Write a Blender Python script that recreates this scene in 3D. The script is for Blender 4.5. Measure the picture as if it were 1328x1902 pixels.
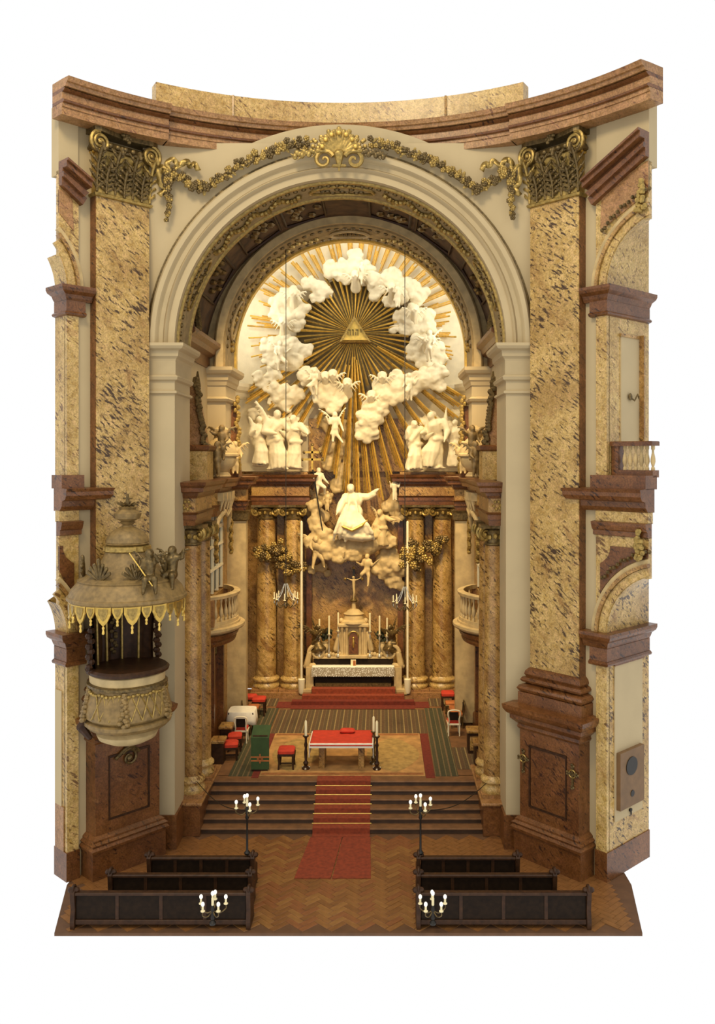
import bpy, bmesh, math, random
from mathutils import Vector, Matrix, noise
from math import pi, sin, cos, radians as R

scene = bpy.context.scene
for o in list(bpy.data.objects):
    bpy.data.objects.remove(o)
COL = scene.collection
random.seed(7)

# ------------------------------------------------------------------ camera
F = 1600.0                       # focal length in pixels of the 1328 x 1902 frame
CX, CZ = 1.15, 11.0              # camera stands in the west gallery, right of the axis
cd = bpy.data.cameras.new('camera')
cam = bpy.data.objects.new('camera', cd)
COL.objects.link(cam)
cam.location = (CX, 0, CZ)
cam.rotation_euler = (pi / 2, 0, 0)
cd.sensor_fit = 'HORIZONTAL'
cd.sensor_width = 36
cd.lens = F / 1328 * 36
cd.shift_x = -(708 - 664) / 1328
cd.shift_y = -(951 - 850) / 1328
cd.clip_end = 300
scene.camera = cam

# ------------------------------------------------------------------ world, light, exposure
w = bpy.data.worlds.new('world')
scene.world = w
w.use_nodes = True
bg = w.node_tree.nodes['Background']
bg.inputs[0].default_value = (1, 1, 1, 1)
bg.inputs[1].default_value = 1.0

def area(name, loc, aim, size, power, col, sy=None):
    l = bpy.data.lights.new(name, 'AREA')
    l.energy = power
    l.color = col
    l.size = size
    if sy:
        l.shape = 'RECTANGLE'
        l.size_y = sy
    o = bpy.data.objects.new(name, l)
    COL.objects.link(o)
    o.location = loc
    d = Vector(aim) - Vector(loc)
    o.rotation_euler = d.to_track_quat('-Z', 'Y').to_euler()
    return o

# daylight of the dome windows, high up behind the camera
area('dome_window_light', (-5, 8, 30), (0, 24, 9), 5, 2600, (1, .86, .6))
# daylight of the concealed windows of the apse chamber
area('apse_window_light', (5.0, 34.3, 17.0), (-1, 37.5, 15.5), 2.4, 140, (1, .97, .88))
area('apse_window_light', (-5.0, 34.3, 17.0), (1, 37.5, 15.5), 2.4, 140, (1, .97, .88))
area('apse_window_light', (0, 34.0, 20.3), (0, 37.5, 15.0), 5.0, 165, (1, .97, .88), 1.4)

# unseen warm fill lamps added in the vault to brighten altar and sanctuary
for sx in (-1, 1):
    area('altar_fill_light', (sx * 2.6, 26.95, 18.5), (-sx * 1.0, 37.2, 5.0), .8, 350, (1, .76, .42)).data.spread = R(75)
    area('sanctuary_fill_light', (sx * 2.4, 26.95, 18.55), (sx * 1.5, 31.5, .9), .8, 95, (1, .78, .46)).data.spread = R(80)

vs = scene.view_settings
vs.view_transform = 'Standard'
vs.look = 'None'
vs.exposure = 0.0
vs.gamma = 1
vs.use_curve_mapping = False

# ------------------------------------------------------------------ helpers
def PX(px, y):
    return CX + (px - 708) * y / F
def PZ(py, y):
    return CZ - (py - 850) * y / F

class MB:
    def __init__(s, xf=None):
        s.v = []
        s.f = []
        s.xf = xf
    def add(s, verts, faces):
        b = len(s.v)
        if s.xf:
            verts = [s.xf(*p) for p in verts]
        s.v += [tuple(p) for p in verts]
        s.f += [[b + i for i in f] for f in faces]
        return s
    def box(s, x0, x1, y0, y1, z0, z1):
        return s.add([(x0, y0, z0), (x1, y0, z0), (x1, y1, z0), (x0, y1, z0),
                      (x0, y0, z1), (x1, y0, z1), (x1, y1, z1), (x0, y1, z1)],
                     [(0, 3, 2, 1), (4, 5, 6, 7), (0, 1, 5, 4), (1, 2, 6, 5), (2, 3, 7, 6), (3, 0, 4, 7)])
    def cbox(s, x0, x1, y0, y1, z0, z1, c=.02):
        """box with chamfered vertical and top edges"""
        pl = [(x0 + c, y0), (x1 - c, y0), (x1, y0 + c), (x1, y1 - c), (x1 - c, y1), (x0 + c, y1), (x0, y1 - c), (x0, y0 + c)]
        mx, my = (x0 + x1) / 2, (y0 + y1) / 2
        sh = [(mx + (p[0] - mx) * (1 - c / max(.01, (x1 - x0) / 2)), my + (p[1] - my) * (1 - c / max(.01, (y1 - y0) / 2))) for p in pl]
        v = [(p[0], p[1], z0) for p in pl] + [(p[0], p[1], z1 - c) for p in pl] + [(p[0], p[1], z1) for p in sh]
        f = [list(range(7, -1, -1)), list(range(16, 24))]
        for k in (0, 8):
            for i in range(8):
                j = (i + 1) % 8
                f.append((k + i, k + j, k + 8 + j, k + 8 + i))
        return s.add(v, f)
    def prism(s, poly, y0, y1):
        """poly in x,z extruded along y"""
        n = len(poly)
        v = [(x, y0, z) for x, z in poly] + [(x, y1, z) for x, z in poly]
        f = [list(range(n)), list(range(2 * n - 1, n - 1, -1))]
        f += [(i, n + i, n + (i + 1) % n, (i + 1) % n) for i in range(n)]
        return s.add(v, f)
    def slab(s, poly, z0, z1):
        """poly in x,y extruded along z"""
        n = len(poly)
        v = [(x, y, z0) for x, y in poly] + [(x, y, z1) for x, y in poly]
        f = [list(range(n - 1, -1, -1)), list(range(n, 2 * n))]
        f += [(i, (i + 1) % n, n + (i + 1) % n, n + i) for i in range(n)]
        return s.add(v, f)
    def lathe(s, cx, cy, prof, n=24, a0=0, a1=2 * pi, wob=None):
        full = abs(a1 - a0 - 2 * pi) < 1e-6
        m = n if full else n + 1
        v = []
        for r, z in prof:
            for i in range(m):
                a = a0 + (a1 - a0) * i / n
                rr = r * (wob(a, z) if wob else 1)
                v.append((cx + rr * cos(a), cy + rr * sin(a), z))
        f = []
        for k in range(len(prof) - 1):
            for i in range(n):
                j = (i + 1) % m
                f.append((k * m + i, k * m + j, (k + 1) * m + j, (k + 1) * m + i))
        f.append(list(range(m - 1, -1, -1)))
        f.append(list(range((len(prof) - 1) * m, len(prof) * m)))
        return s.add(v, f)
    def tube(s, pts, r, n=6, closed=False):
        pts = [Vector(p) for p in pts]
        if not isinstance(r, (list, tuple)):
            r = [r] * len(pts)
        v = []
        N = len(pts)
        up = Vector((0, 0, 1))
        prev = None
        for i, p in enumerate(pts):
            if closed:
                t = pts[(i + 1) % N] - pts[i - 1]
            else:
                t = pts[min(i + 1, N - 1)] - pts[max(i - 1, 0)]
            t.normalize()
            if prev is None:
                a = t.cross(up)
                if a.length < .1:
                    a = t.cross(Vector((1, 0, 0)))
            else:
                a = prev - t * prev.dot(t)
                if a.length < 1e-4:
                    a = t.cross(up)
            a.normalize()
            prev = a
            b = t.cross(a)
            for k in range(n):
                q = 2 * pi * k / n
                v.append(p + (a * cos(q) + b * sin(q)) * r[i])
        f = []
        for i in range(N if closed else N - 1):
            j = (i + 1) % N
            for k in range(n):
                l = (k + 1) % n
                f.append((i * n + k, i * n + l, j * n + l, j * n + k))
        if not closed:
            f.append(list(range(n - 1, -1, -1)))
            f.append(list(range((N - 1) * n, N * n)))
        return s.add(v, f)
    def sweep(s, path, prof, closed=False, back=-.15):
        """mould a profile (d, z) along a plan path; d is measured to the left of travel"""
        P = [Vector(p) for p in path]
        N = len(P)
        prof = list(prof) + [(back, prof[-1][1]), (back, prof[0][1])]
        M = len(prof)
        v = []
        for i, p in enumerate(P):
            if closed:
                d0, d1 = p - P[i - 1], P[(i + 1) % N] - p
            else:
                d0 = p - P[i - 1] if i else P[1] - p
                d1 = P[i + 1] - p if i < N - 1 else d0
            n0 = Vector((-d0.y, d0.x)).normalized()
            n1 = Vector((-d1.y, d1.x)).normalized()
            m = n0 + n1
            m = m / max(.25, m.dot(n0)) if m.length > 1e-6 else n0
            for d, z in prof:
                v.append((p.x + m.x * d, p.y + m.y * d, z))
        f = []
        for i in range(N if closed else N - 1):
            j = (i + 1) % N
            for k in range(M):
                l = (k + 1) % M
                f.append((i * M + k, j * M + k, j * M + l, i * M + l))
        if not closed:
            f.append(list(range(M)))
            f.append(list(range(N * M - 1, (N - 1) * M - 1, -1)))
        return s.add(v, f)
    def arch(s, cx, cz, prof, a0=0, a1=pi, n=48, stilt=None):
        """sweep a closed profile (r, y) round an arch in the x,z plane"""
        fr = [(cos(a0 + (a1 - a0) * i / n), sin(a0 + (a1 - a0) * i / n), cz) for i in range(n + 1)]
        if stilt is not None:
            fr = [(fr[0][0], fr[0][1], stilt)] + fr + [(fr[-1][0], fr[-1][1], stilt)]
        M = len(prof)
        v = [(cx + c * r, y, z + q * r) for c, q, z in fr for r, y in prof]
        f = []
        for i in range(len(fr) - 1):
            for k in range(M):
                l = (k + 1) % M
                f.append((i * M + k, i * M + l, (i + 1) * M + l, (i + 1) * M + k))
        f.append(list(range(M)))
        f.append(list(range(len(fr) * M - 1, (len(fr) - 1) * M - 1, -1)))
        return s.add(v, f)
    def ell(s, c, r, rot=None, n=10, m=7):
        if not isinstance(r, (tuple, list)):
            r = (r, r, r)
        c = Vector(c)
        v = []
        def put(x, y, z):
            p = Vector((x * r[0], y * r[1], z * r[2]))
            if rot:
                p = rot @ p
            v.append(c + p)
        put(0, 0, -1)
        for k in range(1, m):
            a = -pi / 2 + pi * k / m
            for i in range(n):
                b = 2 * pi * i / n
                put(cos(a) * cos(b), cos(a) * sin(b), sin(a))
        put(0, 0, 1)
        f = [(0, 1 + (i + 1) % n, 1 + i) for i in range(n)]
        for k in range(m - 2):
            for i in range(n):
                j = (i + 1) % n
                f.append((1 + k * n + i, 1 + k * n + j, 1 + (k + 1) * n + j, 1 + (k + 1) * n + i))
        t = 1 + (m - 1) * n
        f += [(t, t - n + i, t - n + (i + 1) % n) for i in range(n)]
        return s.add(v, f)
    def cap(s, p0, p1, r0, r1=None, n=8):
        """tapered capsule"""
        if r1 is None:
            r1 = r0
        p0, p1 = Vector(p0), Vector(p1)
        d = p1 - p0
        L = d.length
        if L < 1e-5:
            return s.ell(p0, r0)
        d /= L
        pts, rs = [], []
        for q in (-.999, -.75, -.35, 0):
            pts.append(p0 + d * r0 * q)
            rs.append(r0 * math.sqrt(max(0.0004, 1 - q * q)))
        for q in (0, .35, .75, .999):
            pts.append(p1 + d * r1 * q)
            rs.append(r1 * math.sqrt(max(0.0004, 1 - q * q)))
        return s.tube(pts, rs, n)
    def chain(s, pts, rs, n=8):
        for i in range(len(pts) - 1):
            s.cap(pts[i], pts[i + 1], rs[i], rs[i + 1], n)
        return s
    def spiral(s, c, r0, turns, tr, ax, az, n=40, dirn=1, a0=0, ns=6):
        """volute: spiral tube round c in the plane of unit vectors ax, az"""
        c, ax, az = Vector(c), Vector(ax), Vector(az)
        pts, rs = [], []
        for i in range(n + 1):
            u = i / n
            a = a0 + dirn * turns * 2 * pi * u
            r = r0 * (1 - u) ** .85 + r0 * .04
            pts.append(c + ax * cos(a) * r + az * sin(a) * r)
            rs.append(tr * (1 - .55 * u))
        s.tube(pts, rs, ns)
        return s
    def mesh(s, name, recalc=True):
        me = bpy.data.meshes.new(name)
        me.from_pydata([tuple(p) for p in s.v], [], s.f)
        if recalc:
            bm = bmesh.new()
            bm.from_mesh(me)
            bmesh.ops.recalc_face_normals(bm, faces=bm.faces)
            bm.to_mesh(me)
            bm.free()
        return me
    def build(s, name, mat, parent=None, smooth=False):
        return put(name, s.mesh(name), mat, parent, smooth)

def put(name, me, mat, parent=None, smooth=False, angle=40):
    if not me.materials:
        me.materials.append(mat)
    o = bpy.data.objects.new(name, me)
    COL.objects.link(o)
    if smooth:
        me.polygons.foreach_set('use_smooth', [True] * len(me.polygons))
        me.set_sharp_from_angle(angle=R(angle))
    if parent:
        o.parent = parent
        o.matrix_parent_inverse = Matrix.Translation(-Vector(parent.location))
    return o

WORK = bpy.data.scenes.new('workshop')      # emptied again after each carving
def sculpt(name, mb, voxel, mat, parent=None, it=3, rough=0.0, fs=3.0):
    """fuse a heap of forms into one continuous carved surface"""
    me = mb.mesh(name)
    t = bpy.data.objects.new('tmp', me)
    WORK.collection.objects.link(t)
    m = t.modifiers.new('r', 'REMESH')
    m.mode = 'VOXEL'
    m.voxel_size = voxel
    if it:
        m = t.modifiers.new('s', 'SMOOTH')
        m.factor = .5
        m.iterations = it
    vl = WORK.view_layers[0]
    vl.update()
    dg = vl.depsgraph
    out = bpy.data.meshes.new_from_object(t.evaluated_get(dg))
    bpy.data.objects.remove(t)
    bpy.data.meshes.remove(me)
    out.name = name
    if rough:
        for v in out.vertices:
            v.co += v.normal * (noise.noise(v.co * fs) * rough + noise.noise(v.co * fs * 2.7) * rough * .5)
    return put(name, out, mat, parent, True, 180)

def tag(o, label, cat, group=None):
    o['label'] = label
    o['category'] = cat
    if group:
        o['group'] = group
    return o
def thing(name, loc, label, cat, group=None):
    e = bpy.data.objects.new(name, None)
    e.empty_display_size = .2
    COL.objects.link(e)
    e.location = loc
    return tag(e, label, cat, group)
def struct(o, label, cat):
    o['kind'] = 'structure'
    return tag(o, label, cat)
def sthing(name, loc, label, cat):
    e = thing(name, loc, label, cat)
    e['kind'] = 'structure'
    return e
def inst(name, me, parent, loc, rot=(0, 0, 0), sc=1):
    o = bpy.data.objects.new(name, me)
    COL.objects.link(o)
    if parent:
        o.parent = parent
        o.matrix_parent_inverse = Matrix.Translation(-Vector(parent.location))
    o.location = loc
    o.rotation_euler = rot
    o.scale = sc if isinstance(sc, (tuple, list)) else (sc, sc, sc)
    return o

# ------------------------------------------------------------------ materials
def _nt(name, rough=.5, metal=0.0):
    m = bpy.data.materials.new(name)
    m.use_nodes = True
    nt = m.node_tree
    b = nt.nodes['Principled BSDF']
    b.inputs['Roughness'].default_value = rough
    b.inputs['Metallic'].default_value = metal
    return m, nt, b
def _n(nt, t, **kw):
    n = nt.nodes.new(t)
    for k, v in kw.items():
        if k in n.inputs.keys():
            n.inputs[k].default_value = v
        else:
            setattr(n, k, v)
    return n
def _ramp(nt, src, stops):
    r = nt.nodes.new('ShaderNodeValToRGB')
    e = r.color_ramp.elements
    e[0].position, e[0].color = stops[0][0], (*stops[0][1], 1)
    e[1].position, e[1].color = stops[-1][0], (*stops[-1][1], 1)
    for p, c in stops[1:-1]:
        q = e.new(p)
        q.color = (*c, 1)
    nt.links.new(src, r.inputs[0])
    return r
def _mix(nt, fac, a, b, mode='MIX'):
    x = nt.nodes.new('ShaderNodeMix')
    x.data_type = 'RGBA'
    x.blend_type = mode
    for sock, val in ((x.inputs[0], fac), (x.inputs[6], a), (x.inputs[7], b)):
        if hasattr(val, 'links') or isinstance(val, bpy.types.NodeSocket):
            nt.links.new(val, sock)
        else:
            sock.default_value = val if isinstance(val, (int, float)) else (*val, 1)
    return x.outputs[2]
def _bump(nt, b, h, strength, dist=.02):
    u = _n(nt, 'ShaderNodeBump', Strength=strength, Distance=dist)
    nt.links.new(h, u.inputs['Height'])
    nt.links.new(u.outputs[0], b.inputs['Normal'])

TINT = (1.0, .9, .64)          # warm cast of the light, multiplied into the material colours
def tn(c, k=1.0):
    return tuple(v * (1 + (t - 1) * k) for v, t in zip(c, TINT))

def plain(name, col, rough=.6, metal=0.0, var=.15, scale=4.0, bump=0.0, bscale=30.0, tint=1.0, spec=.5):
    m, nt, b = _nt(name, rough, metal)
    b.inputs['Specular IOR Level'].default_value = spec
    col = tn(col, .35 if metal > .3 else tint)
    tc = _n(nt, 'ShaderNodeTexCoord')
    no = _n(nt, 'ShaderNodeTexNoise', Scale=scale, Detail=5.0)
    nt.links.new(tc.outputs['Object'], no.inputs['Vector'])
    lo = tuple(c * (1 - var) for c in col)
    hi = tuple(min(1, c * (1 + var)) for c in col)
    r = _ramp(nt, no.outputs['Fac'], [(.3, lo), (.7, hi)])
    nt.links.new(r.outputs[0], b.inputs['Base Color'])
    if bump:
        n2 = _n(nt, 'ShaderNodeTexNoise', Scale=bscale, Detail=4.0)
        nt.links.new(tc.outputs['Object'], n2.inputs['Vector'])
        _bump(nt, b, n2.outputs['Fac'], bump)
    return m

def marble(name, lo, hi, fleck, vein, fsc=(5.5, 1.2, 1.5), amount=.6, rough=.35, patch=.55, ang=44):
    """scagliola: cloudy mottled ground, slanting dark flecks in swarms, broad brown veins"""
    m, nt, b = _nt(name, rough)
    L = nt.links
    lo, hi, fleck, vein = tn(lo), tn(hi), tn(fleck), tn(vein)
    tc = _n(nt, 'ShaderNodeTexCoord')
    ob = tc.outputs['Object']
    n1 = _n(nt, 'ShaderNodeTexNoise', Scale=.9, Detail=6.0, Distortion=.6)
    L.new(ob, n1.inputs['Vector'])
    base = _ramp(nt, n1.outputs['Fac'], [(.32, lo), (.68, hi)]).outputs[0]
    n0 = _n(nt, 'ShaderNodeTexNoise', Scale=7.0, Detail=3.0)
    L.new(ob, n0.inputs['Vector'])
    mot = _ramp(nt, n0.outputs['Fac'], [(.3, (.8, .72, .5)), (.5, (1, 1, 1)), (.72, (1.18, 1.12, 1.3))])
    base = _mix(nt, 1.0, base, mot.outputs[0], 'MULTIPLY')
    mr = _n(nt, 'ShaderNodeMapping')
    mr.inputs['Rotation'].default_value = (0, R(ang), 0)
    L.new(ob, mr.inputs['Vector'])
    mp = _n(nt, 'ShaderNodeMapping')
    mp.inputs['Scale'].default_value = fsc
    L.new(mr.outputs[0], mp.inputs['Vector'])
    n2 = _n(nt, 'ShaderNodeTexNoise', Scale=3.2, Detail=3.0, Roughness=.6, Distortion=.35)
    L.new(mp.outputs[0], n2.inputs['Vector'])
    n3 = _n(nt, 'ShaderNodeTexNoise', Scale=1.1, Detail=2.0)
    L.new(ob, n3.inputs['Vector'])
    ad = _n(nt, 'ShaderNodeMath', operation='MULTIPLY_ADD')
    L.new(n3.outputs['Fac'], ad.inputs[0])
    ad.inputs[1].default_value = .38
    L.new(n2.outputs['Fac'], ad.inputs[2])
    k = .88 - amount * .17
    fk = _ramp(nt, ad.outputs[0], [(k, (0, 0, 0)), (k + .035, (.55, .55, .55)), (k + .1, (1, 1, 1))])
    c = _mix(nt, fk.outputs[0], base, fleck)
    mp2 = _n(nt, 'ShaderNodeMapping')
    mp2.inputs['Scale'].default_value = (1.3, .7, .5)
    L.new(mr.outputs[0], mp2.inputs['Vector'])
    n4 = _n(nt, 'ShaderNodeTexNoise', Scale=1.1, Detail=8.0, Roughness=.68, Distortion=1.2)
    L.new(mp2.outputs[0], n4.inputs['Vector'])
    vk = _ramp(nt, n4.outputs['Fac'], [(patch, (0, 0, 0)), (patch + .12, (.75, .75, .75))])
    c = _mix(nt, vk.outputs[0], c, vein)
    n5 = _n(nt, 'ShaderNodeTexNoise', Scale=24.0, Detail=2.0)
    L.new(ob, n5.inputs['Vector'])
    sp = _ramp(nt, n5.outputs['Fac'], [(.35, (.72, .7, .66)), (.65, (1.18, 1.18, 1.18))])
    c = _mix(nt, 1.0, c, sp.outputs[0], 'MULTIPLY')
    L.new(c, b.inputs['Base Color'])
    return m

def striped(name, cols, width, axis=0, rough=.9):
    """woven stripes running along the other plan axis"""
    m, nt, b = _nt(name, rough)
    L = nt.links
    tc = _n(nt, 'ShaderNodeTexCoord')
    sx = _n(nt, 'ShaderNodeSeparateXYZ')
    L.new(tc.outputs['Object'], sx.inputs[0])
    mu = _n(nt, 'ShaderNodeMath', operation='MULTIPLY')
    L.new(sx.outputs[axis], mu.inputs[0])
    mu.inputs[1].default_value = 1 / width
    fr = _n(nt, 'ShaderNodeMath', operation='FRACT')
    L.new(mu.outputs[0], fr.inputs[0])
    stops = []
    for p, c in cols:
        stops.append((p, c))
    r = _ramp(nt, fr.outputs[0], stops)
    r.color_ramp.interpolation = 'CONSTANT'
    no = _n(nt, 'ShaderNodeTexNoise', Scale=14.0, Detail=3.0)
    L.new(tc.outputs['Object'], no.inputs['Vector'])
    sp = _ramp(nt, no.outputs['Fac'], [(.3, (.8, .8, .8)), (.7, (1.15, 1.15, 1.15))])
    c = _mix(nt, 1.0, r.outputs[0], sp.outputs[0], 'MULTIPLY')
    L.new(c, b.inputs['Base Color'])
    return m

YM = marble('yellow_scagliola', (.37, .25, .10), (.56, .42, .20), (.055, .028, .012), (.27, .145, .05), amount=.82, patch=.55)
YML = marble('pale_yellow_marble', (.41, .29, .125), (.57, .44, .215), (.15, .08, .03), (.34, .19, .07), amount=.56, patch=.58)
BM = marble('brown_yellow_marble', (.29, .17, .065), (.48, .325, .135), (.075, .036, .015), (.21, .105, .036), amount=.66, patch=.5)
YC = marble('veined_column_marble', (.37, .245, .095), (.56, .41, .19), (.055, .028, .012), (.2, .095, .03), amount=.7, patch=.49)
RM = marble('red_brown_marble', (.11, .043, .0155), (.195, .085, .031), (.035, .014, .008), (.25, .125, .058), amount=.55, rough=.35, patch=.63)
RML = marble('rose_marble', (.27, .145, .066), (.38, .225, .115), (.16, .065, .035), (.33, .18, .095), amount=.4, rough=.4, patch=.6)
PW = plain('white_plaster', (.475, .405, .305), .75, var=.04, scale=1.2)
PG = plain('grey_white_plaster', (.445, .38, .285), .75, var=.06, scale=2)
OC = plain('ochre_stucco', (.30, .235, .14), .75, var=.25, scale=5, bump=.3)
ST = plain('white_stucco', (.70, .64, .50), .7, var=.07, scale=3, bump=.15, bscale=14, tint=.6)
STY = plain('cream_stucco', (.50, .40, .25), .65, var=.2, scale=3, bump=.2, bscale=14)
GO = plain('gilding', (.62, .42, .10), .36, .75, var=.25, scale=9)
GOP = plain('bright_gilding', (.80, .56, .14), .38, .55, var=.2, scale=6)
GD = plain('aged_gilding', (.36, .25, .075), .42, .6, var=.4, scale=12)
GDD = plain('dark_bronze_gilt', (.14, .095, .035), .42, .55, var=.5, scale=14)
BR = plain('bronze_brown_stucco', (.235, .165, .075), .55, .15, var=.3, scale=7, bump=.3, bscale=25)
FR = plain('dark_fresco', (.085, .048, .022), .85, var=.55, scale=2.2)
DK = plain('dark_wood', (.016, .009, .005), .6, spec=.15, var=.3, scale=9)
PE = plain('dark_walnut', (.042, .019, .009), .5, spec=.25, var=.4, scale=8)
BK = plain('black_iron', (.015, .013, .011), .45, .3, var=.2)
WHC = plain('white_linen', (.80, .77, .68), .85, var=.05, scale=8, bump=.2, tint=.4)
WHP = plain('white_paint', (.80, .78, .72), .45, var=.04)
RED = plain('red_cloth', (.52, .04, .016), .8, var=.15, scale=6)
REDC = plain('red_carpet', (.225, .042, .016), .95, var=.25, scale=10)
REDD = plain('dark_red_carpet', (.15, .022, .011), .95, var=.25, scale=10)
GRN = plain('green_cloth', (.035, .075, .025), .85, var=.15)
ORG = plain('orange_braid', (.42, .14, .04), .7, var=.2)
RUG = plain('beige_rug', (.40, .235, .10), .95, var=.35, scale=2.6)
STR = plain('shaded_riser_stone', (.05, .026, .013), .6, var=.3, scale=4)  # step stone darkened: shade on the risers put into the colour
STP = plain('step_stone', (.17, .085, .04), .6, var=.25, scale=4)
SLV = plain('silvered_metal', (.62, .58, .48), .3, .7, var=.2)
CAN = plain('candle_wax', (.85, .82, .68), .5, var=.03)
GLS, _g, _b = _nt('window_glass', .25)
_b.inputs['Base Color'].default_value = (.05, .055, .05, 1)
_b.inputs['Specular IOR Level'].default_value = .15
BUL, _g, _b = _nt('lamp_bulb', .3)
_b.inputs['Base Color'].default_value = (.9, .88, .8, 1)
_b.inputs['Emission Color'].default_value = (1, .95, .82, 1)
_b.inputs['Emission Strength'].default_value = .55
CRY, _g, _b = _nt('crystal', .05)
_b.inputs['Base Color'].default_value = (.85, .88, .85, 1)
_b.inputs['Transmission Weight'].default_value = .6
TIL = [plain('floor_tile_%s' % n, c, .32, var=.2, scale=6) for n, c in
       (('ochre', (.22, .105, .042)), ('rose', (.21, .085, .04)), ('brown', (.18, .082, .034)), ('sand', (.245, .125, .05)))]
GRT = plain('floor_grout', (.12, .06, .03), .7)

# ================================================================== THE ROOM
YA = 24.24                       # plane of the great arch
ZS = 14.2                        # springing of the great arch
OX, OY = 5.5, 24.08              # start of the slanting nave wall
UX, UY = .681, -.732             # along the slanting wall, towards the camera
MX, MY = .732, .681              # out of the nave
SIDES = ((1, 'loudspeaker'), (-1, 'pulpit'))
def diag(side):
    def f(t, d, z):
        return (side * (OX + UX * t - MX * d), OY + UY * t - MY * d, z)
    return f
def mir(side):
    return lambda x, y, z: (side * x, y, z)
def ringy(x, r=9.5):
    return 15.4 + math.sqrt(max(0.01, r * r - x * x))

# ---------------- nave floor with herringbone tiles
fl = struct(MB().slab([(-6.42, 19.95), (7.2, 19.95), (7.6, 22.2), (7.6, 25.3), (-6.95, 25.3), (-6.95, 22.2)], -.08, -.012).build('floor', GRT), 'nave floor of warm brown herringbone stone tiles', 'floor')
tile_me = []
for k, m in enumerate(TIL):
    me = MB().cbox(-.235, .235, -.078, .078, -.012, 0, .006).mesh('floor_tile')
    me.materials.append(m)
    tile_me.append(me)
A_, B_ = .48, .161
cand = []
for i in range(-60, 60):
    for j in range(-50, 50):
        # classic herringbone rotated by 45 degrees, 3:1 tiles
        for h in (0, 1):
            bx = i * B_ + j * (A_ + 0) + (0 if h == 0 else 0)
            by = i * B_ - j * A_
            if h == 0:
                cx, cy, an = bx + A_ / 2, by + B_ / 2, 0
            else:
                cx, cy, an = bx + B_ / 2, by + B_ + A_ / 2, 1
            ca, sa = cos(R(45)), sin(R(45))
            x, y = cx * ca - cy * sa, cx * sa + cy * ca + 22.5
            if -6.25 - .2 * (y - 20) < x < 6.95 + .2 * (y - 20) and abs(x) < 7.2 and 20.15 < y < 24.95:
                cand.append((x, y, R(45) + an * pi / 2))
def vis(c):
    return abs(c[0] + .05) * (1 if abs(c[0]) < 2.2 else 3) + abs(c[1] - 22.9) * .3
cand.sort(key=vis)
for k, (x, y, a) in enumerate(cand[:298]):
    inst('floor_tile', random.choice(tile_me), fl, (x, y, random.uniform(-.002, .002)), (0, 0, a))
rest = MB()
for x, y, a in cand[298:]:
    ca, sa = cos(a), sin(a)
    q = [(x + u * ca - v * sa, y + u * sa + v * ca) for u, v in ((-.235, -.078), (.235, -.078), (.235, .078), (-.235, .078))]
    rest.slab(q, -.012, 0)
if rest.v:
    o = rest.build('floor_tile_field', TIL[0], fl)
    o['kind'] = 'stuff'

# ---------------- sanctuary floor and the six steps
sf = struct(MB().box(-4.85, 4.85, 27.36, 37.6, -.3, .9).build('floor', STP), 'raised stone floor of the sanctuary above the steps', 'floor')
st = sthing('sanctuary_steps', (0, 25.2, 0), 'six broad brown stone steps rising to the sanctuary', 'steps')
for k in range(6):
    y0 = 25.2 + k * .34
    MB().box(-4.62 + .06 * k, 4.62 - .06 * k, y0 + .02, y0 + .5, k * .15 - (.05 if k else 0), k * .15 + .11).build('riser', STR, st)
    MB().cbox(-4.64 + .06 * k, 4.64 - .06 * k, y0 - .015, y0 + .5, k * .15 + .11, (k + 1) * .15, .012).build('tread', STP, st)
for side, nm in SIDES:
    m = MB(mir(side))
    m.box(4.12, 5.0, 25.02, 26.95, 0, .9)
    o = m.build('stair_cheek', RM, st)
    MB(mir(side)).cbox(4.06, 5.05, 24.96, 28.2, .9, .965, .02).build('stair_cheek_cap', RML, st)

# ---------------- great arch wall
aw = sthing('wall_arch', (0, YA, 0), 'white plaster wall pierced by the great arch to the sanctuary', 'wall')
m = MB()
n = 64
rows = 14
RO = 5.38
v, f = [], []
for i in range(n + 1):
    a = pi * i / n
    ca, sa = cos(a), sin(a)
    # ray from the arch rim to the frame of the spandrel
    tx = (5.44 / abs(ca)) if abs(ca) > 1e-6 else 1e9
    tz = ((19.85 - ZS) / sa) if sa > 1e-6 else 1e9
    rm = max(min(tx, tz), RO + .02)
    for k in range(rows + 1):
        r = RO - .1 + (rm - RO + .1) * k / rows
        x, z = r * ca, ZS + r * sa
        wgt = max(0, min(1, (r - RO) / 1.3))
        y = YA - wgt * .45 * max(0, YA - ringy(x) - .12) * max(0, min(1, (z - 15.5) / 2.5))
        v.append((x, y, z))
for i in range(n):
    for k in range(rows):
        b = i * (rows + 1) + k
        f.append((b, b + 1, b + rows + 2, b + rows + 1))
m.add(v, f)
m.build('spandrel', PW, aw, True)
MB().arch(0, ZS, [(5.2, YA + .06), (6.2, YA + .06), (6.2, YA + .5), (5.2, YA + .5)]).build('arch_core', PG, aw)
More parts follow.
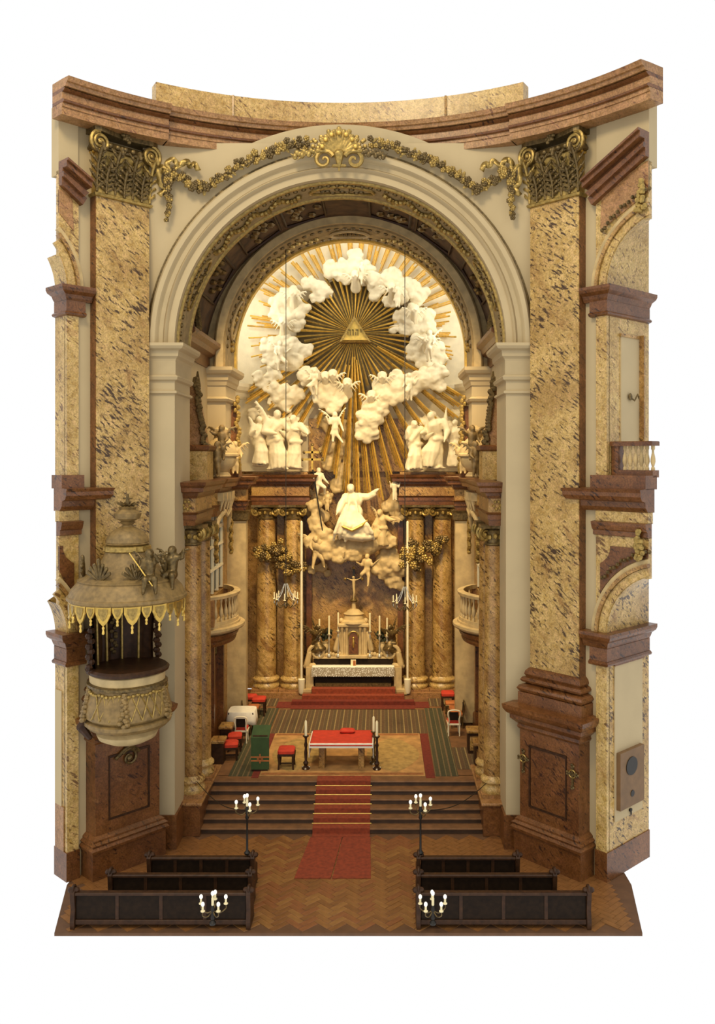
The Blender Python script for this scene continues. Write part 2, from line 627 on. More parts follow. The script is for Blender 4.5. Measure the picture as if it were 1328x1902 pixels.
# archivolt: stepped mouldings, each its own ring
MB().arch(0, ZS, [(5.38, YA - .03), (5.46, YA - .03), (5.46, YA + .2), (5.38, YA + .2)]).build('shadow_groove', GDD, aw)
MB().arch(0, ZS, [(5.12, YA - .1), (5.18, YA - .2), (5.3, YA - .22), (5.36, YA - .16), (5.4, YA - .03), (5.4, YA + .2), (5.12, YA + .2)]).build('archivolt_roll', PW, aw, True)
MB().arch(0, ZS, [(4.98, YA - .06), (5.1, YA - .06), (5.13, YA - .12), (5.13, YA + .2), (4.98, YA + .2)]).build('archivolt_fascia', PG, aw, True)
MB().arch(0, ZS, [(4.86, YA - .04), (4.92, YA - .13), (4.98, YA - .05), (4.98, YA + .2), (4.86, YA + .2)]).build('archivolt_bead', PW, aw, True)
MB().arch(0, ZS, [(4.67, YA), (4.86, YA), (4.86, YA + .2), (4.67, YA + .2)]).build('archivolt_inner_band', PW, aw, True)
for side, nm in SIDES:
    mm = mir(side)
    m = MB(mm)
    m.box(4.66, 5.62, YA, 26.15, .95, ZS)
    m.build('arch_pier', PW, aw)
    m = MB(mm)
    m.box(4.6, 5.7, YA - .06, 25.1, 0, .95)
    m.build('pier_plinth', RM, aw)
    # impost: crowning cornice, fascia and necking
    path = [(5.7, YA), (4.66, YA), (4.66, 26.2)]
    MB(mm).sweep(path, [(.03, 13.72), (.05, 13.78), (.12, 13.85), (.14, 14.0), (.26, 14.05), (.31, 14.12), (.31, 14.2), (.0, 14.2)]).build('impost_cornice', PW, aw, False)
    MB(mm).sweep(path, [(.03, 13.33), (.03, 13.72), (0, 13.72)]).build('impost_frieze', PG, aw)
    MB(mm).sweep(path, [(.0, 13.15), (.08, 13.19), (.11, 13.27), (.05, 13.33), (0, 13.33)]).build('impost_bead', PW, aw)
    MB(mm).sweep(path, [(.0, 12.78), (.07, 12.81), (.07, 12.87), (0, 12.9)]).build('impost_necking', PW, aw)

# ---------------- front soffit band with relief
sb = sthing('ceiling', (0, 25.5, ZS), 'ochre stucco soffit band under the great arch with oval medallions', 'ceiling')
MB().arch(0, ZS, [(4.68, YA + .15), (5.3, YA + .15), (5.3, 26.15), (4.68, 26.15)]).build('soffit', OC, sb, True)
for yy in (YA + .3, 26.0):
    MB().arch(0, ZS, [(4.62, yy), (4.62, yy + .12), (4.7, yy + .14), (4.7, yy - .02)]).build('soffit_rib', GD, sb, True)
bead = MB().ell((0, 0, 0), (.075, .06, .05), None, 6, 4).mesh('rosette')
bead.materials.append(GDD)
for k in range(60):
    a = pi * (k + .5) / 60
    inst('rosette', bead, sb, (4.63 * cos(a), YA + .56, ZS + 4.63 * sin(a)), (0, pi / 2 - a, 0), (1, 1.5, 1))
def on_soffit(r, a, y, du, dv):
    """point on a soffit: angle a, along y, du across the arc, dv into the room"""
    aa = a + du / r
    return ((r - dv) * cos(aa), y, ZS + (r - dv) * sin(aa))
for k, a in enumerate((R(24), R(90), R(156))):
    L_ = .95 if k == 1 else .8
    ring = [on_soffit(4.68, a, 25.3 + .36 * sin(q), L_ * cos(q), .03) for q in [2 * pi * i / 40 for i in range(40)]]
    MB().tube(ring, .05, 6, True).build('medallion_frame', GD, sb, True)
    m = MB()
    c = [on_soffit(4.68, a, 25.3, 0, .05)] + [on_soffit(4.68, a, 25.3 + .3 * sin(q), (L_ - .08) * cos(q), .01) for q in [2 * pi * i / 40 for i in range(40)]]
    m.add(c, [(0, 1 + i, 1 + (i + 1) % 40) for i in range(40)])
    m.build('medallion_field', OC, sb, True)
    m = MB()
    for i in range(9):
        u = (i - 4) / 4
        m.ell(on_soffit(4.68, a, 25.3 + .14 * sin(i * 2.3), u * L_ * .6, .05), (.09, .07, .06), None, 6, 4)
    m.build('medallion_flowers', GDD, sb, True)
m = MB()
for a0, a1 in ((R(37), R(74)), (R(106), R(143))):
    for i in range(26):
        a = a0 + (a1 - a0) * i / 25
        m.ell(on_soffit(4.68, a, 25.3 + .22 * sin(i * .9), 0, .06), (.1, .12, .08), Matrix.Rotation(i * .9, 3, 'Y'), 6, 4)
        m.cap(on_soffit(4.68, a, 25.3 + .1 * sin(i * .9), 0, .05), on_soffit(4.68, a, 25.3 + .3 * sin(i * .9 + .6), .05, .05), .035, .015, 5)
o = m.build('foliage_relief', GD, sb, True)

# ---------------- painted vault, inner arch
va = sthing('ceiling', (0, 28.5, ZS), 'dark brown painted barrel vault between the two arches', 'ceiling')
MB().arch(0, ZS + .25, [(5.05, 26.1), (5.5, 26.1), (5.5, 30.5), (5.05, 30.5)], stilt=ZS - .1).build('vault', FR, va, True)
for k, a in enumerate((R(30), R(54), R(73), R(107), R(126), R(150))):
    m = MB()
    q = [on_soffit(5.04, a, 28.5 + sy * 1.35, su * .72, .03) for su, sy in ((-1, -1), (1, -1), (1, 1), (-1, 1))]
    q = [(x, y, z + .25) for x, y, z in q]
    for i in range(4):
        m.tube([q[i], q[(i + 1) % 4]], .05, 5)
    m.build('painted_panel_frame', PE, va)
    m = MB()
    for i in range(10):
        x, y, z = on_soffit(5.04, a, 28.5 + random.uniform(-1, 1), random.uniform(-.5, .5), .03)
        m.ell((x, y, z + .25), (.16, .22, .1), None, 6, 4)
    m.build('vault_relief', GDD, va, True)
for side, nm in SIDES:
    MB(mir(side)).sweep([(5.0, 26.2), (5.0, 30.5)], [(.05, 14.15), (.1, 14.3), (.1, 14.5), (.3, 14.6), (.36, 14.75), (.5, 14.85), (.5, 14.98), (.1, 15.0)]).build('vault_cornice', RM, va)
    m = MB(mir(side))
    for i in range(14):
        m.ell((4.55 + .02 * i, 26.9 + .05 * i, 15.05 + .1 * i), (.12, .1, .12), None, 6, 4)
    m.build('vault_festoon', GDD, va, True)
ia = sthing('wall_inner_arch', (0, 31.5, ZS), 'ornate inner arch framing the gilded glory', 'wall')
ZI = 14.84
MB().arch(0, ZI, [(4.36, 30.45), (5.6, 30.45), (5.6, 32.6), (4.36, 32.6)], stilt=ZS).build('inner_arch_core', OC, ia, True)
MB().arch(0, ZI, [(4.42, 30.32), (4.66, 30.28), (4.72, 30.34), (4.72, 30.5), (4.42, 30.5)], stilt=ZS).build('inner_arch_moulding', STY, ia, True)
MB().arch(0, ZI, [(4.29, 32.3), (4.4, 32.3), (4.4, 32.62), (4.29, 32.62)], stilt=ZS).build('inner_arch_lip', GOP, ia, True)
for k in range(46):
    a = pi * (k + .5) / 46
    for yy in (30.75, 32.0):
        inst('rosette', bead, ia, (4.33 * cos(a), yy, ZI + 4.33 * sin(a)), (0, pi / 2 - a, 0), (1.2, 1.4, 1))
m = MB()
for i in range(60):
    a = pi * (i + .5) / 60
    if abs(a - pi / 2) > .28:
        m.ell((4.34 * cos(a), 31.4 + .22 * sin(i * 1.1), ZI + 4.34 * sin(a)), (.11, .16, .11), None, 6, 4)
m.build('inner_arch_foliage', GD, ia, True)
ring = [(4.3 * cos(pi / 2 + .16 * cos(q)), 31.4 + .4 * sin(q), ZI + 4.3 * sin(pi / 2 + .16 * cos(q))) for q in [2 * pi * i / 32 for i in range(32)]]
MB().tube(ring, .06, 6, True).build('keystone_frame', STY, ia, True)
m = MB()
for i in range(7):
    m.ell((-.45 + .15 * i, 31.4, ZI + 4.3), (.1, .16, .07), None, 6, 4)
m.build('keystone_flowers', GDD, ia, True)
for side, nm in SIDES:
    mm = mir(side)
    for k, (a, yy) in enumerate(((R(16), 31.4),)):
        ring = [(4.3 * cos(a + .17 * cos(q)), yy + .42 * sin(q), ZI + 4.3 * sin(a + .17 * cos(q))) for q in [2 * pi * i / 32 for i in range(32)]]
        MB(mm).tube(ring, .055, 6, True).build('medallion_frame', STY, ia, True)
    # inner pier above the sanctuary order, white with a cornice impost
    MB(mm).box(4.36, 5.6, 30.5, 32.6, 10.3, ZS).build('inner_pier', PW, ia)
    path = [(5.6, 30.5), (4.36, 30.5), (4.36, 32.6), (5.0, 32.6)]
    MB(mm).sweep(path, [(.03, 13.55), (.06, 13.68), (.1, 13.74), (.12, 13.92), (.22, 13.98), (.28, 14.08), (.28, 14.2), (0, 14.2)]).build('inner_impost', PW, ia)
    MB(mm).sweep(path, [(0, 12.95), (.08, 13.0), (.12, 13.08), (.04, 13.14), (0, 13.16)]).build('inner_impost_bead', PW, ia)

# ---------------- entablature ring and drum
er = sthing('trim_1', (0, 24, 19.45), 'rose marble entablature ring curving above the great arch', 'cornice')
def ringpath(x0, x1, r, n=40):
    a0, a1 = math.asin(x0 / 9.5), math.asin(x1 / 9.5)
    return [(r * sin(a0 + (a1 - a0) * i / n), 15.4 + r * cos(a0 + (a1 - a0) * i / n)) for i in range(n + 1)]
for nm, mt, pr in (('architrave', RML, [(0, 19.42), (0, 19.66), (.03, 19.66), (.03, 19.78), (0, 19.8)]),
                   ('dark_bead', RM, [(.05, 19.78), (.1, 19.8), (.12, 19.85), (.05, 19.9)]),
                   ('frieze', RML, [(.02, 19.9), (.02, 20.12), (0, 20.12)]),
                   ('cornice_bed', RM, [(.05, 20.12), (.1, 20.15), (.16, 20.2), (.05, 20.24)]),
                   ('cornice', RML, [(.2, 20.24), (.24, 20.34), (.3, 20.36), (.34, 20.46), (.36, 20.5), (0, 20.52)])):
    cut = 9
    for x0, x1, r in ((4.75, -4.75, 9.5), (7.75, 4.72, 9.38), (-4.72, -7.0, 9.38)):
        x0, x1 = max(-cut, min(cut, x0)), max(-cut, min(cut, x1))
        MB().sweep(ringpath(x0, x1, r), [(d, 19.68 + (z - 19.42) * .8) for d, z in pr], back=-.5).build(nm, mt, er)
dr = struct(MB().sweep(ringpath(4.9, -4.9, 9.85), [(0, 20.45), (0, 21.4)], back=-.4).build('wall_drum', YML), 'pale yellow marble drum wall above the entablature ring', 'wall')
for x in (-3.1, 3.0):
    y = 15.4 + math.sqrt(9.85 ** 2 - x * x)
    MB().box(x - .03, x + .03, y - .05, y + .1, 20.5, 21.4).build('drum_panel_strip', BM, dr)

# ---------------- slanting nave walls with chapel openings, two storeys
TC, RO2, RI2 = 4.0, 2.12, 1.7
for side, nm in SIDES:
    tmax = 3.5 if side == 1 else 2.52
    back = -2.0 if side == 1 else -.55
    xf = diag(side)
    wn = 'wall_right' if side == 1 else 'wall_left'
    wl = sthing(wn, (side * 6.9, 22.5, 0), 'slanting nave wall with marble chapel piers on the %s side' % nm, 'wall')
    MB(xf).box(-.1, 2.02, -.5, 0, .0, 20.1).build('white_wall', PW, wl)
    MB(xf).box(1.93, 1.99, 0, .05, 10.3, 18.1).build('white_edge_strip', PG, wl)
    def facewall(z0, zs, z1, mt, name):
        """pier face with the arched opening cut into it"""
        m = MB(xf)
        poly = [(1.98, z0), (TC - RI2, z0), (TC - RI2, zs)]
        for i in range(1, 17):
            a = pi - (pi / 2) * i / 16
            t = TC + RI2 * cos(a)
            if t > tmax:
                break
            poly.append((t, zs + RI2 * sin(a)))
        poly.append((tmax, poly[-1][1]))
        poly += [(tmax, z1), (1.98, z1)]
        m.prism(poly, -.05, .1)
        return m.build(name, mt, wl)
    facewall(.75, 6.4, 9.0, YML, 'lower_pier_face')
    facewall(10.3, 15.4, 18.4, YML, 'upper_pier_face')
    MB(xf).box(1.98, tmax, -.3, .08, 18.3, 20.1).build('upper_wall', PW, wl)
    # reveals of the openings
    MB(xf).box(TC - RI2 - .3, TC - RI2 + .0, back, .0, .75, 6.4).build('lower_reveal', YM, wl)
    MB(xf).box(TC - RI2 - .3, TC - RI2 + .0, back, .0, 10.3, 15.4).build('upper_reveal', YML, wl)
    MB(xf).box(1.96, TC - RI2 + .03, back, .13, 0, .75).build('pier_plinth', RM, wl)
    for zs, mt in ((6.4, YM), (15.4, YML)):
        # vaulted reveal above the impost
        a1 = math.acos((TC - tmax) / RI2)
        nseg = 14
        m = MB(xf)
        v, f = [], []
        for i in range(nseg + 1):
            a = pi - (pi - a1 - (pi - 2 * a1) * 0) * 0 - (pi - (pi - a1)) * i / nseg
            tt_ = TC + RI2 * cos(a)
            for d in (.0, back * max(.03, 1 - (tt_ - 2.3) / 1.15) if side == 1 else back):
                v.append((TC + RI2 * cos(a), d, zs + RI2 * sin(a)))
                v.append((TC + (RI2 + .25) * cos(a), d, zs + (RI2 + .25) * sin(a)))
        for i in range(nseg):
            b = i * 4
            f += [(b, b + 2, b + 6, b + 4), (b + 1, b + 5, b + 7, b + 3), (b, b + 4, b + 5, b + 1), (b + 2, b + 3, b + 7, b + 6)]
        m.add(v, f)
        m.build('arch_reveal', mt, wl, True)
        # archivolt mouldings on the face
        for r0, r1, p, mt2 in ((1.72, 1.92, .14, YML), (1.93, 2.02, .2, BM), (2.02, 2.13, .16, STY)):
            aa = math.acos(max(-1, min(1, (TC - tmax) / r1)))
            m = MB(xf)
            ns = 16
            v, f = [], []
            for i in range(ns + 1):
                a = pi - aa * i / ns
                for r, d in ((r0, .05), (r0, p), (r1, p), (r1, .05)):
                    v.append((TC + r * cos(a), d, zs + r * sin(a)))
            for i in range(ns):
                for k in range(4):
                    l = (k + 1) % 4
                    f.append((i * 4 + k, i * 4 + l, i * 4 + 4 + l, i * 4 + 4 + k))
            f += [(0, 1, 2, 3), (ns * 4 + 3, ns * 4 + 2, ns * 4 + 1, ns * 4)]
            m.add(v, f)
            m.build('arch_moulding', mt2, wl, True)
    # imposts run along the pier face and into the reveal
    ipath = [(1.62, .1), (TC - RI2, .1), (TC - RI2, back)]
    ipath2 = [(1.8, .1), (TC - RI2, .1), (TC - RI2, back)]
    def imp(z, h, nm2):
        MB(xf).sweep(ipath, [(.02, z - h * .5), (.06, z - h * .42), (.1, z - h * .3), (.22, z - h * .2), (.26, z - h * .1), (.26, z), (0, z)]).build('impost_cornice', RM, wl)
        MB(xf).sweep(ipath2, [(.03, z - h * .92), (.03, z - h * .5), (0, z - h * .5)]).build('impost_frieze', RM, wl)
        MB(xf).sweep(ipath2, [(0, z - h * 1.06), (.08, z - h * 1.02), (.1, z - h * .96), (.05, z - h * .9), (0, z - h * .9)]).build('impost_bead', RM, wl)
    imp(6.46, .85, 'lower')
    imp(15.45, .72, 'upper')
    # spandrel panel of red marble
    m = MB(xf)
    t1 = tmax
    poly = [(2.12, 7.45), (2.12, 8.25), (2.2, 8.3), (2.34, 8.42), (2.42, 8.6), (2.42, 8.72), (t1, 8.72)]
    a_end = math.acos((TC - t1) / 2.14) if t1 < TC else pi / 2
    for i in range(9):
        a = (pi - a_end) + (a_end - .55) * i / 8
        poly.append((TC + 2.16 * cos(a), 6.4 + 2.16 * sin(a)))
    if side == -1:
        poly = [(2.12, 7.3), (2.12, 8.25), (2.2, 8.3), (2.34, 8.42), (2.42, 8.6), (2.42, 8.72), (t1, 8.72), (t1, 8.1)]
    m.prism(poly, .05, .13)
    m.build('spandrel_panel', RM, wl)
    poly2 = [(2.12, 16.9), (2.16, 17.7), (2.3, 17.95), (t1, 18.3 if side == -1 else 18.4), (t1, 17.62)] if side == 1 else [(2.12, 16.9), (2.16, 17.7), (2.3, 17.9), (t1, 17.9), (t1, 17.3)]
    MB(xf).prism(poly2, .05, .125).build('spandrel_panel', RML, wl)
    # entablature between the storeys
    epath = [(1.92, .1), (tmax, .1)]
    MB(xf).sweep(epath, [(.0, 8.98), (.05, 9.0), (.05, 9.12), (.1, 9.15), (.14, 9.26), (.16, 9.34), (0, 9.36)]).build('architrave', RM, wl)
    MB(xf).box(1.98, tmax, -.1, .12, 9.34, 9.64).build('frieze', YML, wl)
    MB(xf).sweep([(1.55, .0), (1.55, .12), (tmax, .12)], [(.0, 9.62), (.05, 9.66), (.12, 9.74), (.14, 9.88), (.3, 9.92), (.36, 10.02), (.36, 10.12), (.4, 10.2), (0, 10.22)], back=-.3).build('gallery_cornice', RM, wl)
    MB(xf).box(1.9, tmax, -.3, .25, 10.2, 10.55).build('gallery_kerb', RM, wl)
    # raking cornice of the broken pediment
    m = MB(xf)
    t0 = 1.72
    sl = .5
    for d0, d1, o0, o1 in ((.0, .16, -.62, -.42), (.0, .26, -.42, -.3), (.0, .2, -.3, -.2), (.0, .42, -.2, -.06), (.0, .5, -.06, .0)):
        za, zb = 18.22, 18.22 + sl * (tmax - t0)
        m.prism([(t0 + .1 + (d1 < .3) * .12, za + o0), (tmax, zb + o0), (tmax, zb + o1), (t0 + .1, za + o1)], -.02 + .1, d1 + .1)
    m.build('raking_cornice', RM, wl)
    if side == 1:
        # gallery balustrade
        g = thing('gallery_balustrade', xf(2.6, -.25, 10.55), 'red marble balustrade with pale balusters in the upper right gallery', 'balustrade')
        MB(xf).box(2.32, 2.52, -.4, -.1, 10.5, 11.3).build('pedestal', RM, g)
        MB(xf).cbox(2.25, tmax, -.45, -.05, 11.3, 11.42, .02).build('rail', RM, g)
        MB(xf).box(2.5, tmax, -.4, -.1, 10.5, 10.68).build('base_rail', RM, g)
        for i in range(6):
            t = 2.62 + i * .16
            c = xf(t, -.25, 0)
            MB().lathe(c[0], c[1], [(.05, 10.68), (.05, 10.74), (.03, 10.77), (.065, 10.9), (.06, 10.98), (.03, 11.12), (.028, 11.18), (.05, 11.22), (.05, 11.3)], 10).build('baluster', STY, g, True)
        # white panels on the reveals
        p = MB(xf).box(TC - RI2 - .02, TC - RI2 + .03, -1.45, -.55, 11.3, 14.2).build('white_panel', PW, wl)
        MB(xf).sweep([(TC - RI2 + .02, -1.52), (TC - RI2 + .02, -1.45)], [(.0, 11.3), (.06, 11.3), (.06, 14.3), (0, 14.3)]).build('panel_frame', BM, wl)
        MB(xf).box(TC - RI2 + .0, TC - RI2 + .06, -1.52, -.5, 14.2, 14.28).build('panel_frame', BM, wl)
        MB(xf).box(TC - RI2 - .02, TC - RI2 + .03, -1.62, -.25, 1.45, 5.55).build('white_panel', PW, wl)
        MB(xf).box(TC - RI2 - .02, TC - RI2 + .07, -1.66, -.2, 5.55, 5.62).build('panel_frame', RM, wl)
    else:
        MB(xf).box(TC - RI2 - .02, TC - RI2 + .03, -.5, -.16, 1.9, 4.9).build('white_panel', PW, wl)
        MB(xf).box(TC - RI2 - .02, TC - RI2 + .03, -.5, -.03, .75, 1.9).build('red_panel', RML, wl)

# ---------------- giant pilasters
leaf_cache = {}
def capital(xf, t0, t1, d, z0, z1, parent, k=1.0, mt=None, mt2=None):
    """composite capital: bell, two rows of leaves, egg-and-dart, volutes, abacus"""
    w_ = t1 - t0
    h = z1 - z0
    mt = mt or GD
    mt2 = mt2 or GDD
    MB(xf).box(t0 + .02, t1 - .02, 0, d + .03, z0, z0 + h * .72).build('bell', GD, parent)
    path = [(t0, 0), (t0, d), (t1, d), (t1, 0)]
    MB(xf).sweep(path, [(0, z0 - .05), (.06, z0 - .03), (.08, z0 + .03), (.02, z0 + .07), (0, z0 + .08)]).build('astragal', GD, parent)
    # leaves
    def leaf(tc, dd, zb, hh, ww, side=None):
        m = MB(xf)
        rib = [(tc, dd + .03 + .3 * hh * u ** 3, zb + hh * u) for u in (0, .3, .6, .85, 1.0)]
        m.tube(rib, [.035, .035, .04, .05, .03], 6)
        m.cap(rib[-1], (tc, dd + .1 + .3 * hh, zb + hh * .86), .06, .04, 7)
        for q in range(5):
            u = .08 + .18 * q
            o_ = dd + .02 + .3 * hh * u ** 3
            sp = ww * .5 * (.75 + .35 * sin(pi * u))
            for sg in (-1, 1):
                m.cap((tc, o_, zb + hh * u), (tc + sg * sp * .62, o_ + .05, zb + hh * (u + .1)), .03, .045, 6)
                m.cap((tc + sg * sp * .55, o_ + .04, zb + hh * (u + .08)), (tc + sg * sp, o_ + .02, zb + hh * (u + .2)), .04, .02, 6)
        m.build('acanthus_leaf', (mt, mt2)[int(tc * 7) % 2], parent, True)
    for i in range(3):
        leaf(t0 + w_ * (i + .5) / 3, d + .02, z0 + .06, h * .42, w_ * .31)
    for i in range(4):
        leaf(t0 + w_ * i / 3, d + .0, z0 + .08, h * .66, w_ * .26)
    for i in range(5):
        m = MB(xf)
        tt = t0 + w_ * (i + .5) / 5
        for j in range(5):
            m.ell((tt + random.uniform(-.05, .05), d + .08, z0 + h * (.2 + .1 * j)), (.05 * k, .06, .06 * k), None, 6, 4)
        m.build('caulicole', mt2, parent, True)
    # egg and dart
    m = MB(xf)
    ne = 7
    for i in range(ne):
        m.ell((t0 + w_ * (i + .5) / ne, d + .12, z0 + h * .76), (w_ * .05, .07, h * .045), None, 8, 5)
    m.build('egg_and_dart', mt2, parent, True)
    MB(xf).sweep(path, [(0, z0 + h * .68), (.1, z0 + h * .7), (.1, z0 + h * .73), (0, z0 + h * .84)]).build('echinus', GDD, parent)
    # volutes
    r = w_ * .17 * k
    for tt, dr in ((t0 + .02, 1), (t1 - .02, -1)):
        m = MB(xf)
        m.spiral((tt, d + .17, z0 + h * .77), r, 2.4, .055 * k, (1, 0, 0), (0, 0, 1), 46, dr, pi / 2)
        m.ell((tt, d + .17, z0 + h * .77), (.06, .05, .06), None, 8, 5)
        m.build('volute', GD, parent, True)
        m = MB(xf)
        pr = [(r * .95 * cos(2 * pi * i / 20), r * .95 * sin(2 * pi * i / 20)) for i in range(20)]
        m.prism([(tt + a, z0 + h * .77 + b) for a, b in pr], d + .02, d + .14)
        m.build('volute_disc', mt2, parent)
        # side volutes seen edge-on
        m = MB(xf)
        m.spiral((tt + (.03 if dr < 0 else -.03) , d * .4, z0 + h * .77), r * .9, 2.0, .05 * k, (0, 1, 0), (0, 0, 1), 36, 1, pi / 2)
        m.build('side_volute', GO, parent, True)
    # abacus with concave front
    poly = [(t0 - .14, 0), (t0 - .14, d + .2), (t0 + .02, d + .24), (t0 + w_ * .3, d + .13), ((t0 + t1) / 2, d + .1), (t1 - w_ * .3, d + .13), (t1 - .02, d + .24), (t1 + .14, d + .2), (t1 + .14, 0)]
    MB(xf).slab(poly, z0 + h * .92, z1).build('abacus', GDD, parent)
    m = MB(xf)
    for i in range(9):
        a = i * 2.4
        m.ell(((t0 + t1) / 2 + .11 * cos(a) * (i / 9 + .3), d + .2, z0 + h * .94 + .11 * sin(a) * (i / 9 + .3)), (.06, .06, .06), None, 6, 4)
    m.build('abacus_flower', mt2, parent, True)

for side, nm in SIDES:
    xf = diag(side)
    gp = thing('giant_pilaster', xf(.8, .3, 0), 'giant yellow marble pilaster with gilded composite capital ' + ('behind the pulpit' if side < 0 else 'beside the wall loudspeaker'), 'pilaster', 'giant pilasters flanking the great arch')
    MB(xf).box(.0, 1.585, -.05, .3, 5.15, 17.95).build('shaft', YM, gp)
    MB(xf).box(1.56, 1.6, -.05, .27, 5.15, 17.95).build('shaft_edge', RM, gp)
    capital(xf, 0, 1.585, .3, 17.95, 19.7, gp)
    p = [(-.0, -.05), (-.0, .3), (1.585, .3), (1.585, -.05)]
    MB(xf).sweep(p, [(0, 5.2), (.05, 5.16), (.1, 5.1), (.12, 5.02), (.08, 4.95), (0, 4.95)][::-1]).build('base_fillet', RM, gp, True)
    MB(xf).sweep(p, [(.06, 4.78), (.16, 4.8), (.2, 4.86), (.16, 4.93), (.06, 4.96)]).build('upper_torus', RM, gp, True)
    MB(xf).sweep(p, [(.1, 4.52), (.22, 4.55), (.27, 4.63), (.22, 4.71), (.1, 4.75), (.06, 4.8)]).build('lower_torus', RM, gp, True)
    MB(xf).sweep(p, [(.24, 4.2), (.24, 4.53), (0, 4.55)]).build('plinth_block', RM, gp)
    q = [(-.2, -.05), (-.2, .5), (1.72, .5), (1.72, -.05)]
    MB(xf).sweep(q, [(.02, 3.5), (.06, 3.56), (.04, 3.64), (.1, 3.7), (.2, 3.8), (.2, 3.9), (.28, 3.96), (.34, 4.06), (.36, 4.18), (0, 4.22)], back=-.5).build('pedestal_cornice', RM, gp)
    MB(xf).box(-.2, 1.72, -.05, .5, 1.05, 3.52).build('pedestal_die', RM, gp)
    # raised frame on the die
    m = MB(xf)
    m.box(.12, .17, .48, .535, 1.45, 3.1)
    m.box(.12, 1.35, .48, .535, 3.06, 3.12)
    m.box(1.31, 1.35, .48, .525, 1.45, 3.1)
    m.box(.12, 1.35, .48, .525, 1.42, 1.47)
    m.build('die_panel_frame', PE, gp)
    MB(xf).sweep(q, [(.18, .72), (.2, .8), (.14, .86), (.17, .92), (.1, .97), (.1, 1.02), (.03, 1.08), (0, 1.1)], back=-.5).build('pedestal_base_mould', RM, gp)
    MB(xf).box(-.32, 1.86, -.05, .62, 0, .74).build('pedestal_plinth', RM, gp)

# gilded consecration crosses on the right pedestal
for t in (-.06, 1.55):
    c = diag(1)(t, .56, 2.72)
    k = thing('consecration_cross', c, 'small dark gilt trefoil cross on the pedestal, ' + ('nearer the altar steps' if t < 0 else 'nearer the chapel opening'), 'cross', 'wall crosses on the right pedestal')
    m = MB(diag(1))
    m.box(t - .02, t + .02, .5, .56, 2.36, 2.9)
    m.box(t - .13, t + .13, .5, .56, 2.68, 2.74)
    m.build('cross_bar', GDD, k)
    for a, b in ((-.14, 2.71), (.14, 2.71), (0, 2.92), (0, 2.36)):
        m = MB(diag(1))
        for i in range(3):
            q = 2 * pi * i / 3
            m.ell((t + a + .035 * cos(q), .55, b + .035 * sin(q)), .035, None, 6, 4)
        m.build('trefoil_end', GDD, k, True)
    pts = [diag(1)(t + .1 * cos(2 * pi * i / 20), .55, 2.71 + .1 * sin(2 * pi * i / 20)) for i in range(20)]
    MB().tube(pts, .018, 5, True).build('cross_ring', GD, k, True)

# loudspeaker column on the right reveal
xf = diag(1)
TR = TC - RI2 + .03
lk = thing('loudspeaker', xf(TR + .1, -.65, 1.75), 'grey brown box loudspeaker with round black cone on white panel', 'loudspeaker')
MB(xf).box(TR, TR + .12, -1.5, -.32, 1.75, 3.25).build('cabinet', plain('speaker_brown', (.17, .1, .05), .6), lk)
m = MB(xf)
pr = [(-.86 + .27 * cos(2 * pi * i / 28), 2.82 + .24 * sin(2 * pi * i / 28)) for i in range(28)]
m.add([(TR + .11, a, b) for a, b in pr] + [(TR + .14, a, b) for a, b in pr], [list(range(28)), list(range(28, 56))] + [(i, (i + 1) % 28, 28 + (i + 1) % 28, 28 + i) for i in range(28)])
m.build('cone', BK, lk)
m = MB(xf)
pr = [(-.9 + .09 * cos(2 * pi * i / 16), 2.08 + .085 * sin(2 * pi * i / 16)) for i in range(16)]
m.add([(TR + .11, a, b) for a, b in pr] + [(TR + .135, a, b) for a, b in pr], [list(range(16)), list(range(16, 32))] + [(i, (i + 1) % 16, 16 + (i + 1) % 16, 16 + i) for i in range(16)])
m.build('tweeter', BK, lk)
hk = tag(MB(xf).box(TR, TR + .05, -1.02, -.92, 1.56, 1.62).cap((TR + .04, -.97, 1.6), (TR + .04, -.97, 1.48), .02).build('wall_bracket', BK), 'small dark bracket below the loudspeaker', 'bracket')
lamp = thing('wall_sconce', xf(TR, -1.0, 12.6), 'small dark wall sconce on the upper white panel', 'sconce')
MB(xf).ell((TR + .05, -.92, 12.62), (.04, .08, .1)).build('backplate', GDD, lamp, True)
MB(xf).tube([(TR + .05, -.95, 12.6), (TR + .1, -1.05, 12.52), (TR + .1, -1.12, 12.6), (TR + .1, -1.2, 12.7), (TR + .1, -1.28, 12.58)], .022, 6).build('arm', GDD, lamp, True)

# ---------------- gilded garland, bows, cartouche over the arch
blossom = MB()
for i in range(5):
    a = 2 * pi * i / 5
    blossom.ell((.055 * cos(a), 0, .055 * sin(a)), (.05, .045, .05), None, 6, 4)
blossom.ell((0, -.035, 0), (.03, .03, .03), None, 6, 4)
bl_me = []
for mt in (GDD, GD):
    me = blossom.mesh('blossom')
    me.materials.append(mt)
    me.polygons.foreach_set('use_smooth', [True] * len(me.polygons))
    bl_me.append(me)
lf = MB().ell((0, 0, .09), (.045, .018, .1), None, 6, 4).mesh('leaf')
lf.materials.append(GD)
def spline(pts, n):
    out = []
    P = [Vector(p) for p in pts]
    P = [P[0] * 2 - P[1]] + P + [P[-1] * 2 - P[-2]]
    tot = len(P) - 3
    for i in range(n + 1):
        u = tot * i / n
        k = min(int(u), tot - 1)
        t = u - k
        a, b, c, d = P[k:k + 4]
        out.append(.5 * ((2 * b) + (c - a) * t + (2 * a - 5 * b + 4 * c - d) * t * t + (3 * b - a - 3 * c + d) * t ** 3))
    return out
def gy(x, z):
    r = math.hypot(x, z - ZS)
    wgt = max(0, min(1, (r - RO) / 1.3))
    return YA - wgt * .45 * max(0, YA - ringy(x) - .12) * max(0, min(1, (z - 15.5) / 2.5))
